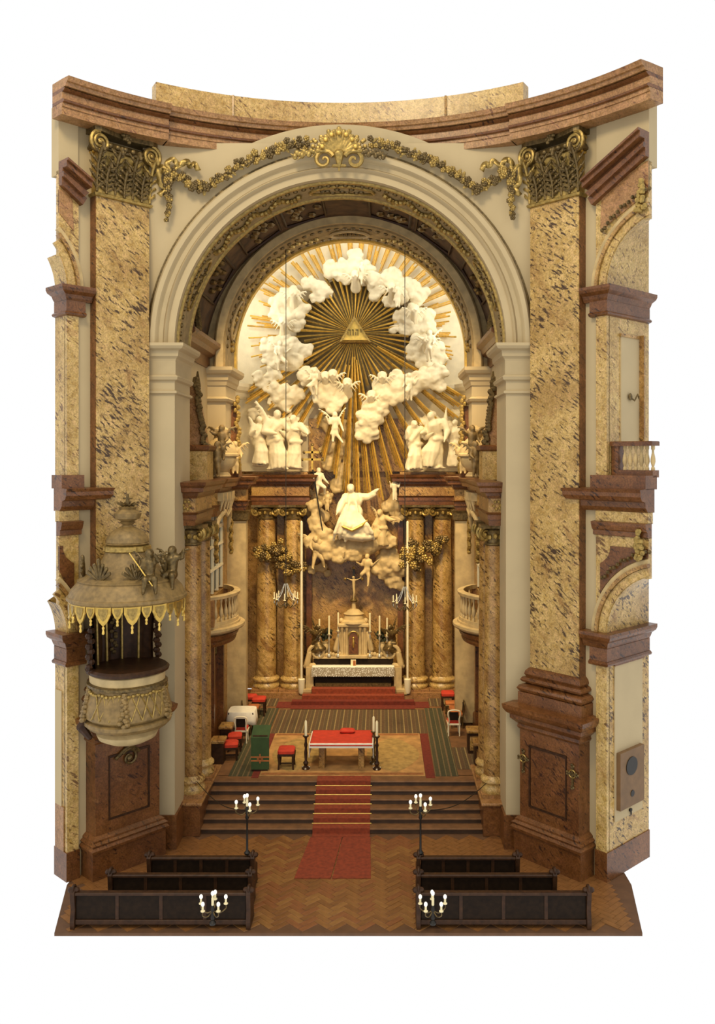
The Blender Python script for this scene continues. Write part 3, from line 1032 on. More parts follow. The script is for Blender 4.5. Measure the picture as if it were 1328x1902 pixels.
def at_arch(px, py):
    y = YA - .2
    for _ in range(4):
        x, z = PX(px, y), PZ(py, y)
        y = gy(x, z) - .17
    return (PX(px, y), y, PZ(py, y))
for side, nm in SIDES:
    src = [(322, 322), (352, 341), (379, 350), (409, 332), (451, 305), (490, 290), (530, 274), (572, 266)]
    left = [at_arch(a, b) for a, b in src]
    pts = [(-side * x, y, z) for x, y, z in left]
    g = thing('flower_garland', pts[2], 'dark gilt flower garland hung over the arch shoulder on the %s side' % nm, 'garland', 'garlands over the great arch')
    MB().tube(spline(pts, 60), .07, 6).build('garland_core', GDD, g, True)
    for i, p in enumerate(spline(pts, 34)):
        for k in range(2):
            rr = .06 + .05 * sin(i * .9) ** 2
            inst('blossom', random.choice(bl_me), g, (p.x + random.uniform(-rr, rr), p.y - .07 - random.uniform(0, .04), p.z + random.uniform(-rr, rr) * 1.3), (random.uniform(-.5, .5), random.uniform(0, 6), random.uniform(-.5, .5)), random.uniform(.8, 1.15))
        inst('leaf', lf, g, (p.x, p.y - .05, p.z), (random.uniform(-.4, .4), random.uniform(0, 6.3), 0), random.uniform(.9, 1.3))
    # drop of flowers below the bow
    d0 = [at_arch(a, b) for a, b in ((314, 322), (312, 350), (314, 375), (311, 408))]
    d0 = [(-side * x, y, z) for x, y, z in d0]
    g2 = thing('flower_drop', d0[0], 'short gilt drop of flowers beside the capital on the %s side' % nm, 'ornament', 'flower drops beside the capitals')
    MB().tube(spline(d0, 16), [.08 - .06 * i / 16 for i in range(17)], 6).build('drop_core', GDD, g2, True)
    for i, p in enumerate(spline(d0, 15)):
        s_ = 1.15 - .5 * i / 15
        for k in range(2):
            inst('blossom', random.choice(bl_me), g2, (p.x + random.uniform(-.07, .07) * s_, p.y - .07, p.z + random.uniform(-.04, .04)), (0, random.uniform(0, 6), random.uniform(-.5, .5)), s_)
    g3 = thing('ribbon_bow', d0[0], 'fluttering gilt ribbon bow holding the garland on the %s side' % nm, 'ribbon', 'ribbon bows beside the capitals')
    for chain in (((316, 322), (311, 305), (322, 297), (330, 308), (322, 318)), ((322, 318), (338, 306), (348, 300), (354, 310), (362, 305), (369, 318)), ((312, 322), (300, 310), (296, 320), (298, 342), (306, 352), (296, 364))):
        q = [at_arch(a, b) for a, b in chain]
        q = spline([(-side * x, y - .04, z) for x, y, z in q], 22)
        m = MB()
        v, f = [], []
        for i, p in enumerate(q):
            tq = (q[min(i + 1, 22)] - q[max(i - 1, 0)]).normalized()
            nn = Vector((-tq.z, 0, tq.x)) * .07
            yo = .05 * sin(i * .9)
            v += [(p.x + nn.x, p.y + yo, p.z + nn.z), (p.x - nn.x, p.y - yo, p.z - nn.z)]
        f = [(2 * i, 2 * i + 1, 2 * i + 3, 2 * i + 2) for i in range(22)]
        m.add(v, f)
        o = m.build('ribbon', GD, g3, True)
        so = o.modifiers.new('thick', 'SOLIDIFY')
        so.thickness = .025

ky = YA - .35
kc = (PX(630, ky), ky, PZ(285, ky))
ct = thing('cartouche', kc, 'large gilded shell cartouche with scrolls at the crown of the arch', 'cartouche')
m = MB()
for i in range(13):
    a = pi * (.02 + .96 * i / 12)
    r = .62 if i % 2 == 0 else .56
    m.cap((kc[0] + .1 * cos(a), ky - .05, kc[2] + .02), (kc[0] + r * cos(a) * .95, ky - .1, kc[2] + r * sin(a) * 1.05), .03, .075, 7)
sculpt('shell', m, .02, GD, ct, 1)
for i in range(7):
    a = pi * (.08 + .84 * i / 6)
    MB().ell((kc[0] + .47 * cos(a), ky - .2, kc[2] + .5 * sin(a)), .06).build('pearl', GOP, ct, True)
for sgn in (-1, 1):
    m = MB()
    c0 = (kc[0] + sgn * .42, ky - .06, kc[2] - .2)
    m.spiral(c0, .27, 1.4, .075, (1, 0, 0), (0, 0, 1), 30, -sgn, pi / 2 + sgn * 1.2, 7)
    m.build('scroll', GD, ct, True)
    m = MB()
    for i in range(12):
        u = i / 11
        x = kc[0] + sgn * (.5 + .72 * u)
        z = kc[2] + .06 - .12 * u + .05 * sin(i * 2.1)
        m.ell((x, ky - .06, z), (.1, .07, .075), Matrix.Rotation(i, 3, 'Y'), 7, 5)
        m.cap((x, ky - .06, z), (x + sgn * .12, ky - .08, z - .13 + .2 * (i % 2)), .035, .012, 5)
    m.build('acanthus_spray', GDD if sgn > 0 else GD, ct, True)
    m = MB()
    for i in range(8):
        u = i / 7
        m.ell((kc[0] + sgn * (.58 + .14 * sin(i * 1.7)), ky - .1, kc[2] + .12 + .3 * u), (.07, .06, .06), None, 6, 4)
    m.build('flower_spray', GD, ct, True)
m = MB()
m.cap((kc[0], ky - .08, kc[2] - .05), (kc[0], ky - .06, kc[2] - .38), .15, .05)
m.cap((kc[0] - .16, ky - .05, kc[2] - .36), (kc[0] + .16, ky - .05, kc[2] - .36), .045)
m.cap((kc[0], ky - .05, kc[2] - .3), (kc[0], ky - .05, kc[2] - .5), .06, .02)
m.build('keystone_drop', GD, ct, True)

# small gilt cartouches over the right hand chapel arches
for t, z, lab in ((3.35, 8.78, 'over the lower chapel arch'), (3.42, 17.5, 'over the upper gallery arch')):
    c = diag(1)(t, .3, z)
    k = thing('arch_cartouche', c, 'gilt flower cartouche ' + lab, 'cartouche', 'chapel arch cartouches')
    m = MB(diag(1))
    for i in range(30):
        u = random.random()
        m.ell((t - .05 + random.uniform(-.13, .13) * (1.2 - u), .25, z - .35 + .75 * u), (.07, .07, .07), None, 6, 4)
    m.build('cartouche_body', GD, k, True)
    m = MB(diag(1))
    for i in range(14):
        a = pi * .52 + .75 * i / 14
        rr = 2.3
        m.ell((TC + rr * cos(a + .12), .2, (6.4 if z < 12 else 15.4) + rr * sin(a + .12) + .03 * sin(i * 2)), (.055, .06, .055), None, 6, 4)
    m.build('festoon', GDD, k, True)

# ================================================================== SANCTUARY
# ---------------- human figures carved in stucco
def frame(base, yaw):
    c, s_ = cos(yaw), sin(yaw)
    b = Vector(base)
    # local x = figure's left seen from the front, -y = towards the viewer at yaw 0
    def f(x, y, z, h):
        return b + Vector((c * x - s_ * y, s_ * x + c * y, z)) * h
    return f
STAND = dict(head=(0, -.02, .925), neck=(0, 0, .84), chest=(0, 0, .73), waist=(0, 0, .58), pelvis=(0, 0, .5),
             sl=(.115, 0, .79), sr=(-.115, 0, .79), el=(.19, -.04, .63), er=(-.19, -.04, .63), hl=(.17, -.16, .55), hr=(-.17, -.16, .55),
             kl=(.06, -.03, .28), kr=(-.06, -.03, .28), fl=(.07, -.02, .03), fr=(-.07, -.02, .03))
def body(m, base, h, yaw, pose=None, robe=True, fat=1.0, hem=None, headr=.066):
    P = dict(STAND)
    if pose:
        P.update(pose)
    g = frame(base, yaw)
    J = {k: g(*p, h) for k, p in P.items()}
    q = h * fat
    m.ell(J['head'], (headr * h * .86, headr * h, headr * h * 1.18), Matrix.Rotation(yaw, 3, 'Z'), 10, 8)
    hx = J['head']
    fw = (g(0, -1, 0, 1) - g(0, 0, 0, 1))
    m.ell(hx + fw * headr * h * 1.02 + Vector((0, 0, -.01 * h)), .016 * h, None, 6, 4)             # nose
    m.ell(hx - fw * headr * h * .3 + Vector((0, 0, .25 * headr * h)), headr * h * 1.05, None, 8, 6)  # hair
    m.cap(J['neck'], J['head'], .038 * q, .036 * q)
    m.cap(J['waist'], J['chest'], .085 * q, .105 * q)
    m.cap(J['pelvis'], J['waist'], .1 * q, .085 * q)
    m.cap(J['sl'], J['sr'], .055 * q)
    m.cap(J['chest'], J['neck'], .08 * q, .045 * q)
    for s_ in 'lr':
        w_ = 1.35 if robe else 1.0
        m.cap(J['s' + s_], J['e' + s_], .046 * q * w_, .038 * q * w_)
        m.cap(J['e' + s_], J['h' + s_], .04 * q * w_, .026 * q)
        hd = (J['h' + s_] - J['e' + s_]).normalized()
        m.ell(J['h' + s_] + hd * .03 * h, (.022 * h, .022 * h, .028 * h), None, 6, 5)
        for k in (-1, 0, 1):
            m.cap(J['h' + s_] + hd * .04 * h, J['h' + s_] + hd * .085 * h + Vector((k * .014 * h, 0, -.006 * h * abs(k))), .0085 * h, .007 * h, 5)
        m.cap(J['pelvis'], J['k' + s_], .075 * q, .055 * q)
        m.cap(J['k' + s_], J['f' + s_], .05 * q, .03 * q)
        ft = J['f' + s_]
        m.cap(ft, ft + fw * .09 * h, .028 * h, .02 * h)
    if robe:
        hm = hem or [J['fl'], J['fr']]
        c = (hm[0] + hm[1]) * .5
        N = 11
        for i in range(N):
            a = 2 * pi * i / N + .3
            wx = Vector((cos(a), sin(a) * .8, 0))
            k = (J['kl'] + J['kr']) * .5
            m.chain([J['waist'] + wx * .05 * h, k + wx * .085 * h, c + wx * (.12 + .03 * sin(i * 2.7)) * h + Vector((0, 0, .03 * h))],
                    [.05 * q, .047 * q, .03 * q], 6)
        # mantle swung over the shoulder and across the hips
        m.chain([J['sl'], J['chest'] + fw * .1 * h, J['waist'] - (J['sl'] - J['sr']) * .45 + fw * .08 * h, J['pelvis'] - (J['sl'] - J['sr']) * .5], [.05 * h, .04 * h, .045 * h, .05 * h], 6)
        m.chain([J['pelvis'] + (J['sl'] - J['sr']) * .55, J['pelvis'] + fw * .13 * h, J['pelvis'] - (J['sl'] - J['sr']) * .5 - Vector((0, 0, .06 * h))], [.045 * h, .05 * h, .04 * h], 6)
    return J
def wing(m, root, tip, up, h, n=7):
    root, tip, up = Vector(root), Vector(tip), Vector(up)
    d = tip - root
    for i in range(n):
        u = i / (n - 1)
        s0 = root + d * (.1 + .75 * u)
        e = root + d * (.55 + .6 * u) - up * h * (.75 - .5 * u)
        m.cap(s0, e, .05 * h * 1.6, .025 * h * 1.4, 6)
    m.chain([root, root + d * .5 + up * .12 * h, tip], [.08 * h, .09 * h, .04 * h], 6)
def cloudlump(m, lumps, seed=0):
    rnd = random.Random(seed)
    for x, y, z, r in lumps:
        m.ell((x, y, z), (r, r * .75, r * .85), None, 12, 8)
        for i in range(9):
            a = rnd.uniform(0, 2 * pi)
            b = rnd.uniform(-.6, 1.0)
            rr = r * rnd.uniform(.3, .5)
            m.ell((x + r * .8 * cos(a), y - r * .45 * (1 - b * b) + r * .1 * rnd.random(), z + r * .72 * sin(a)), (rr, rr * .8, rr * .9), None, 9, 6)

# ---------------- side walls with columns, entablature, window bays
colwob = None
def column(xc, yc, z0, z1, r, parent, mt, n=28):
    H = z1 - z0
    MB().box(xc - r * 1.33, xc + r * 1.33, yc - r * 1.33, yc + r * 1.33, z0, z0 + .1).build('plinth', RML, parent)
    MB().lathe(xc, yc, [(r * 1.27, z0 + .1), (r * 1.32, z0 + .15), (r * 1.32, z0 + .2), (r * 1.27, z0 + .25), (r * 1.2, z0 + .28), (r * 1.14, z0 + .34), (r * 1.2, z0 + .39), (r * 1.3, z0 + .42), (r * 1.3, z0 + .48), (r * 1.2, z0 + .52), (r * 1.06, z0 + .55), (r * 1.0, z0 + .6)], n).build('base', YML, parent, True)
    pr = []
    for i in range(9):
        u = i / 8
        pr.append((r * (1 - .13 * u ** 1.6), z0 + .6 + (H - 1.2) * u))
    MB().lathe(xc, yc, pr, n).build('shaft', mt, parent, True)
    zc = z1 - .62
    MB().lathe(xc, yc, [(r * .86, zc), (r * .98, zc + .03), (r * .98, zc + .07), (r * .88, zc + .1), (r * .9, zc + .3), (r * 1.1, zc + .42), (r * .9, zc + .5)], n).build('bell', GDD, parent, True)
    for sx in (-1, 1):
        for sy in (-1, 1):
            m = MB()
            ax = Vector((sx, sy * .55, 0)).normalized()
            c = (xc + sx * r * .95, yc + sy * r * .8, zc + .34)
            m.spiral(c, .2, 1.9, .055, ax if sx > 0 else ax, (0, 0, 1), 30, -1, pi / 2, 5)
            m.ell(c, .06, None, 7, 5)
            m.build('volute', GD, parent, True)
    m = MB()
    for i in range(12):
        a = 2 * pi * i / 12
        m.ell((xc + r * 1.02 * cos(a), yc + r * 1.02 * sin(a), zc + .26 + .03 * (i % 2)), (.07, .07, .08), None, 6, 4)
    m.build('egg_and_dart', GD, parent, True)
    MB().slab([(xc - r * 1.35, yc - r * 1.25), (xc - r * .3, yc - r * 1.05), (xc + r * .3, yc - r * 1.05), (xc + r * 1.35, yc - r * 1.25), (xc + r * 1.35, yc + r * 1.25), (xc - r * 1.35, yc + r * 1.25)], z1 - .1, z1).build('abacus', GDD, parent)

SW = 4.66
ENT = [('architrave', RM, [(0, 9.0), (.02, 9.18), (.05, 9.18), (.05, 9.32), (.12, 9.38), (0, 9.4)]),
       ('frieze', BM, [(.02, 9.38), (.02, 9.82), (0, 9.84)]),
       ('cornice', RM, [(.05, 9.8), (.1, 9.88), (.12, 9.96), (.3, 10.0), (.32, 10.12), (.38, 10.18), (.42, 10.28), (0, 10.3)])]
for side, nm in SIDES:
    mm = mir(side)
    sw = sthing('wall_sanctuary_right' if side > 0 else 'wall_sanctuary_left', (side * SW, 29, .9), 'marble sanctuary side wall with oratory window on the %s side' % nm, 'wall')
    # wall pieces round the window (y 29.1-31.9, z 6.3-9.2) and the door (y 29.6-31.2, z .9-4.7)
    for y0, y1, z0, z1 in ((26.15, 29.1, .9, 9.0), (31.7, 33.0, .9, 9.0), (29.1, 31.7, 4.7, 6.2), (29.1, 29.6, .9, 4.7), (31.2, 31.7, .9, 4.7)):
        MB(mm).box(SW, SW + .4, y0, y1, z0, z1).build('wall_panel', BM, sw)
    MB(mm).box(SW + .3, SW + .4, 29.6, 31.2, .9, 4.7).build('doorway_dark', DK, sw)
    MB(mm).box(4.66, 5.5, 26.15, 32.6, 9.0, 10.3).build('wall_core', BM, sw)
    MB(mm).box(5.0, 5.5, 26.1, 30.5, 10.3, 14.3).build('upper_wall', PG, sw)
    ep = [(4.95, 25.3), (4.32, 25.3), (4.32, 27.7), (4.66, 27.7), (4.66, 28.6), (4.42, 29.2), (4.3, 30.4), (4.42, 31.6), (4.66, 32.2), (4.66, 32.7)]
    for n_, mt, pr in ENT:
        MB(mm).sweep(ep, pr, back=-.45).build(n_, mt, sw)
    MB(mm).slab([(4.95, 25.4), (4.4, 25.4), (4.4, 27.6), (4.95, 27.6)], 8.99, 10.27).build('entablature_core', BM, sw)
    # gilt brackets under the cornice above the window
    for i in range(6):
        yy = 29.3 + i * .42
        m = MB(mm)
        xx = 4.36 - .08 * sin(pi * i / 5)
        m.box(xx - .16, xx + .1, yy - .08, yy + .08, 9.52, 9.8)
        m.cap((xx - .1, yy, 9.55), (xx - .04, yy, 9.2), .08, .03, 6)
        m.build('bracket', STY, sw)
    # frieze relief
    m = MB(mm)
    for i in range(6):
        a = i * 1.1
        m.ell((4.55 + .1 * cos(a), 25.26, 9.6 + .12 * sin(a)), .05, None, 6, 4)
    m.build('frieze_relief', GD, sw, True)
    # half columns at the entrance of the sanctuary
    for k, yc in enumerate((25.75, 27.15)):
        c = thing('sanctuary_column', (side * 4.52, yc, .96), 'brown yellow marble column with ionic gilt capital, %s of the pair on the %s side' % (('front', 'rear')[k], nm), 'column', 'columns at the sanctuary entrance')
        column(side * 4.52, yc, .965, 9.0, .31, c, BM)
    # far pilaster strip, pale
    MB(mm).box(3.95, 4.66, 32.5, 32.9, 1.0, 9.0).build('pale_pilaster', STY, sw)
    MB(mm).sweep([(4.66, 32.5), (3.95, 32.5), (3.95, 32.9)], [(0, 8.6), (.08, 8.66), (.1, 8.9), (.14, 9.0), (0, 9.02)]).build('pilaster_cap', GDD, sw)
    for n_, mt, pr in ENT:
        MB(mm).sweep([(4.66, 32.45), (3.95, 32.45), (3.95, 32.9), (4.4, 33.6)], pr, back=-.3).build(n_, mt, sw)
    # skirting
    MB(mm).sweep([(SW, 27.6), (SW, 29.5)], [(.06, .9), (.06, 1.35), (.02, 1.42), (0, 1.44)]).build('skirting', RM, sw)
    MB(mm).sweep([(SW, 31.3), (SW, 33.0)], [(.06, .9), (.06, 1.35), (.02, 1.42), (0, 1.44)]).build('skirting', RM, sw)

    # oratory window
    wd = sthing('window_2' if side > 0 else 'window_1', (side * SW, 30.4, 6.3), 'tall white framed oratory window with small dark panes on the %s side' % nm, 'window')
    ys = [29.12, 29.98, 30.84, 31.68]
    zs = [6.3, 7.1, 7.9, 8.55, 9.2]
    for i in range(3):
        for j in range(4):
            MB(mm).box(SW + .1, SW + .13, ys[i] + .03, ys[i + 1] - .03, zs[j] + .03, zs[j + 1] - .03).build('pane', GLS, wd)
    for y_ in ys:
        MB(mm).box(SW + .02, SW + .16, y_ - .035, y_ + .035, 6.25, 9.2).build('mullion', WHP, wd)
    for z_ in zs[1:4]:
        t_ = .07 if z_ == 8.55 else .035
        MB(mm).box(SW + .0, SW + .16, 29.1, 31.7, z_ - t_, z_ + t_).build('glazing_bar', WHP, wd)
    MB(mm).box(SW + .32, SW + .36, 29.1, 31.7, 6.2, 9.1).build('curtain', BM, wd)
    # broken pediment scrolls and festoon over the window
    m = MB(mm)
    m.chain([(4.5, 29.0, 8.3), (4.4, 29.3, 8.9), (4.3, 29.9, 9.15), (4.3, 30.4, 8.95)], [.06, .09, .09, .05], 7)
    m.chain([(4.5, 31.8, 8.3), (4.4, 31.5, 8.9), (4.3, 31.0, 9.15), (4.3, 30.5, 8.95)], [.06, .09, .09, .05], 7)
    m.build('window_hood', STY, wd, True)
    m = MB(mm)
    for i in range(24):
        u = i / 23
        m.ell((4.4, 29.0 + .12 * sin(i), 7.5 + 1.2 * u), (.08, .1, .08), None, 6, 4)
        m.ell((4.4, 31.85 + .12 * sin(i), 7.5 + 1.2 * u), (.08, .1, .08), None, 6, 4)
    m.build('window_festoon', GD, wd, True)
    # bowed balcony
    bc = thing('balcony', (side * 4.4, 30.4, 4.9), 'bowed marble balcony with pale balusters below the oratory window on the %s side' % nm, 'balcony', 'oratory balconies')
    def bow(d, n_=14, y0=28.9, y1=31.9):
        return [(SW - .02 - d * sin(pi * i / n_) ** .7, y0 + (y1 - y0) * i / n_) for i in range(n_ + 1)]
    B = bow(.72)
    MB(mm).sweep(B, [(-.02, 6.18), (.06, 6.2), (.08, 6.3), (.0, 6.33)], back=-.14).build('handrail', STY, bc)
    MB(mm).sweep(B, [(-.02, 5.3), (.02, 5.3), (.02, 5.42), (0, 5.42)], back=-.14).build('base_rail', STY, bc)
    B2 = bow(.8)
    MB(mm).slab(B2 + [(SW + .1, 31.9), (SW + .1, 28.9)], 5.14, 5.3).build('floor_slab', STY, bc)
    MB(mm).sweep(B2, [(-.1, 4.94), (.0, 5.0), (.12, 5.06), (.16, 5.12), (.16, 5.2), (0, 5.22)], back=-.3).build('balcony_cornice', STY, bc)
    MB(mm).sweep(bow(.62), [(0, 4.6), (.04, 4.7), (.02, 4.76), (.1, 4.84), (.14, 4.96), (0, 5.0)], back=-.3).build('lower_cornice', RM, bc)
    MB(mm).slab(bow(.5) + [(SW + .1, 31.9), (SW + .1, 28.9)], 4.6, 5.1).build('corbel', RM, bc)
    for i in range(1, 14):
        x_, y_ = B[i]
        x_ += .06
        MB(mm).lathe(x_, y_, [(.05, 5.42), (.05, 5.5), (.03, 5.54), (.075, 5.68), (.065, 5.8), (.03, 5.98), (.03, 6.06), (.05, 6.1), (.05, 6.2)], 9).build('baluster', STY, bc, True)
    for yy in (28.95, 31.85):
        MB(mm).box(SW - .2, SW + .02, yy - .12, yy + .12, 5.3, 6.2).build('end_pier', RML, bc)
    # door below
    dr_ = sthing('door_2' if side > 0 else 'door_1', (side * SW, 30.4, .9), 'dark doorway with red marble frame below the balcony on the %s side' % nm, 'door')
    MB(mm).box(SW + .12, SW + .2, 29.62, 31.18, .9, 3.9).build('door_leaf', RM, dr_)
    MB(mm).sweep([(SW - .02, 29.45), (SW - .02, 29.62)], [(0, .9), (.08, .9), (.08, 4.7), (0, 4.7)]).build('jamb', RM, dr_)
    MB(mm).sweep([(SW - .02, 31.18), (SW - .02, 31.36)], [(0, .9), (.08, .9), (.08, 4.7), (0, 4.7)]).build('jamb', RM, dr_)
    MB(mm).box(SW - .1, SW + .1, 29.45, 31.36, 4.5, 4.72).build('lintel', RM, dr_)

    # urn with cherubs and obelisk above the side entablature
    ux, uy = 4.42, 30.0
    u_ = thing('urn', (side * ux, uy, 10.3), 'large gadrooned stone urn on the side entablature on the %s side' % nm, 'urn', 'urns above the oratories')
    gad = lambda a, z: 1 + .035 * sin(a * 20)
    MB(mm).lathe(ux, uy, [(.3, 10.3), (.34, 10.36), (.3, 10.42), (.22, 10.5), (.3, 10.58), (.46, 10.75), (.52, 10.95), (.5, 11.02)], 30, wob=gad).build('bowl', STY, u_, True)
    MB(mm).lathe(ux, uy, [(.56, 11.02), (.6, 11.06), (.6, 11.12), (.54, 11.16)], 30).build('rim', STY, u_, True)
    MB(mm).lathe(ux, uy, [(.54, 11.16), (.52, 11.3), (.44, 11.48), (.32, 11.62), (.22, 11.7), (.26, 11.76), (.3, 11.86), (.28, 11.98), (.18, 12.04), (.06, 12.12)], 40, wob=gad).build('lid', STY, u_, True)
    ob = thing('obelisk', (side * 4.62, 27.6, 10.3), 'rose marble obelisk relief with trophies behind the urn on the %s side' % nm, 'obelisk', 'obelisks beside the urns')
    MB(mm).box(4.35, 4.98, 27.2, 28.2, 10.3, 11.25).build('pedestal', YML, ob)
    MB(mm).sweep([(4.98, 27.2), (4.35, 27.2), (4.35, 28.2), (4.98, 28.2)], [(0, 11.2), (.08, 11.25), (.1, 11.36), (0, 11.4)]).build('pedestal_cap', RM, ob)
    m = MB(mm)
    m.add([(4.45, 27.35, 11.4), (4.98, 27.35, 11.4), (4.98, 28.05, 11.4), (4.45, 28.05, 11.4), (4.75, 27.62, 13.4), (4.98, 27.62, 13.4), (4.98, 27.85, 13.4), (4.75, 27.85, 13.4)],
          [(0, 1, 2, 3), (4, 5, 6, 7), (0, 1, 5, 4), (1, 2, 6, 5), (2, 3, 7, 6), (3, 0, 4, 7)])
    m.build('shaft', RML, ob)
    m = MB(mm)
    for i in range(22):
        u = i / 21
        m.ell((4.45 + .3 * u + random.uniform(-.06, .06), 27.3 + .2 * u, 11.4 + 2.1 * u), (.11, .09, .1), None, 6, 4)
    m.cap((4.72, 27.6, 13.3), (4.74, 27.65, 13.75), .1, .03)
    m.build('trophy_relief', GDD, ob, True)
    ob2 = thing('obelisk', (side * 4.5, 31.9, 10.3), 'slim dark obelisk with gilt trophies against the inner pier on the %s side' % nm, 'obelisk', 'obelisks beside the urns')
    m = MB(mm)
    m.add([(4.05, 31.4, 10.3), (4.36, 31.4, 10.3), (4.36, 32.2, 10.3), (4.05, 32.2, 10.3), (4.2, 31.7, 12.9), (4.36, 31.7, 12.9), (4.36, 31.95, 12.9), (4.2, 31.95, 12.9)],
          [(0, 1, 2, 3), (4, 5, 6, 7), (0, 1, 5, 4), (1, 2, 6, 5), (2, 3, 7, 6), (3, 0, 4, 7)])
    m.build('shaft', RM, ob2)
    m = MB(mm)
    for i in range(24):
        u = i / 23
        m.ell((4.02 + .14 * u + random.uniform(-.06, .06), 31.4 + .2 * u, 10.5 + 2.7 * u), (.09, .1, .1), None, 6, 4)
    m.build('trophy_relief', GD, ob2, True)
    # putti
    for k, (x_, y_, z_, yaw, pz) in enumerate(((4.25, 28.4, 10.35, .5 * side, dict(hl=(.2, -.1, .95), el=(.22, -.02, .8))), (4.1, 30.9, 10.4, -.4 * side, dict(hr=(-.25, -.1, .8))), (4.2, 28.9, 10.9, .2 * side, dict(hr=(-.3, -.12, .85), er=(-.22, -.05, .78))))):
        m = MB()
        J = body(m, (side * x_, y_, z_), 1.15, yaw, pz, False, 1.35, headr=.1)
        wing(m, J['sl'], J['sl'] + Vector((.35, .12, .25)), (0, 0, 1), .5, 4)
        wing(m, J['sr'], J['sr'] + Vector((-.35, .12, .25)), (0, 0, 1), .5, 4)
        tag(sculpt('cherub_statue', m, .032, BR if k != 1 else STY, None, 2), 'small winged stone cherub %s the urn on the %s side' % (('on the near side of', 'on the far side of', 'climbing beside')[k], nm), 'statue', 'cherubs round the urns')

# ---------------- apse: back wall, columns, entablature
YB = 37.7
ap = sthing('wall_apse', (0, YB, .9), 'apse back wall of brown marble below and white stucco above', 'wall')
MB().box(-5.8, 5.8, YB, YB + .3, .9, 10.4).build('marble_wall', BM, ap)
MB().box(-5.8, 5.8, YB - .25, YB + .3, 10.4, 21.4).build('stucco_wall', ST, ap)
for side, nm in SIDES:
    mm = mir(side)
    # side walls of the light chamber with real window openings
    for y0, y1, z0, z1 in ((32.6, YB, .3, 15.6), (32.6, 33.2, 15.6, 18.6), (36.6, YB, 15.6, 18.6), (32.6, YB, 18.6, 21.4)):
        MB(mm).box(5.5, 5.8, y0, y1, z0, z1).build('chamber_wall', ST, ap)
    MB(mm).box(4.66, 5.5, 32.9, 33.2, .9, 10.3).build('return_wall', RM, ap)
    MB(mm).sweep([(5.3, 35.6), (4.5, YB - .25), (3.55, YB - .25)][::1] if side else None, [(.0, 13.5), (.06, 13.6), (.1, 13.75), (.22, 13.85), (.28, 14.0), (.28, 14.15), (0, 14.2)]).build('white_cornice', ST, ap)
    MB(mm).box(1.87, 2.1, YB - .3, YB, .9, 10.3).build('niche_edge', RM, ap)
    # column podium
    MB(mm).slab([(1.85, 36.15), (4.35, 36.15), (4.35, YB), (1.85, YB)], .9, 1.12).build('column_podium', RML, ap)
    xe = 4.32
    ep = [(xe, YB), (xe, 36.45), (1.9, 36.45), (1.9, YB)][::-1]
    # travel so that the left side faces the room
    ep = [(4.32, YB), (4.32, 36.45), (1.92, 36.45), (1.92, YB)]
    for n_, mt, pr in ENT:
        MB(mm).sweep(ep, [(-d, z) if False else (d, z) for d, z in pr], back=-.9).build(n_, mt, ap)
    MB(mm).slab([(1.95, 36.48), (4.3, 36.48), (4.3, YB), (1.95, YB)], 9.0, 10.38).build('entablature_core', BM, ap)
    for k, xc in enumerate((2.6, 3.76)):
        c = thing('altar_column', (side * xc, 36.85, 1.12), 'yellow marble column of the high altar, %s of the pair on the %s side' % (('inner', 'outer')[k], nm), 'column', 'high altar columns')
        column(side * xc, 36.85, 1.12, 9.0, .43, c, YC, 32)
    MB(mm).box(3.05, 3.35, 37.3, 37.6, 1.1, 9.0).build('rear_pilaster', BM, ap)
    # gilt flower festoon tied across the columns
    g = thing('column_festoon', (side * 3.1, 36.3, 6.9), 'bulging gilt flower festoon tied round the altar columns on the %s side' % nm, 'garland', 'festoons on the altar columns')
    src = [((478, 1025), (500, 1028), (520, 1015), (527, 1030), (530, 1046), (548, 1055), (563, 1050))] if side < 0 else [((825, 1000), (810, 1015), (790, 1018), (780, 1030), (765, 1042), (757, 1035), (762, 1008))]
    pts = [Vector((PX(a, 36.3), 36.3, PZ(b, 36.3))) for a, b in src[0]]
    MB().tube(spline(pts, 30), .12, 7).build('festoon_core', GDD, g, True)
    for i, p in enumerate(spline(pts, 26)):
        kk = sin(pi * i / 26)
        for q in range(3):
            rr = .1 + .3 * kk
            inst('blossom', bl_me[(i + q) % 2], g, (p.x + random.uniform(-rr, rr), p.y - .1 - random.uniform(0, .15), p.z + random.uniform(-rr, rr)), (0, random.uniform(0, 6), 0), random.uniform(1.1, 1.8))
    # tall white poles
    px_ = 560 if side < 0 else 757
    xx = PX(px_, 36.1)
    tp = thing('tall_pole', (xx, 36.1, 1.35), 'tall thin white pole in a white pot beside the altar, %s side' % nm, 'pole', 'white poles beside the altar')
    MB().lathe(xx, 36.1, [(.05, 1.7), (.055, 8.3), (.0, 8.36)], 10).build('pole', WHP, tp, True)
    MB().lathe(xx + .1 * -side * 0, 36.1, [(.1, 1.12), (.13, 1.2), (.15, 1.72), (.11, 1.74)], 14).build('pot', WHP, tp, True)
MB().box(-2.0, 2.2, YB - .32, YB - .2, 10.4, 12.7).build('brown_panel', BM, ap)
MB().box(-5.8, 5.8, 32.6, 33.2, 19.6, 21.4).build('chamber_front', ST, ap)

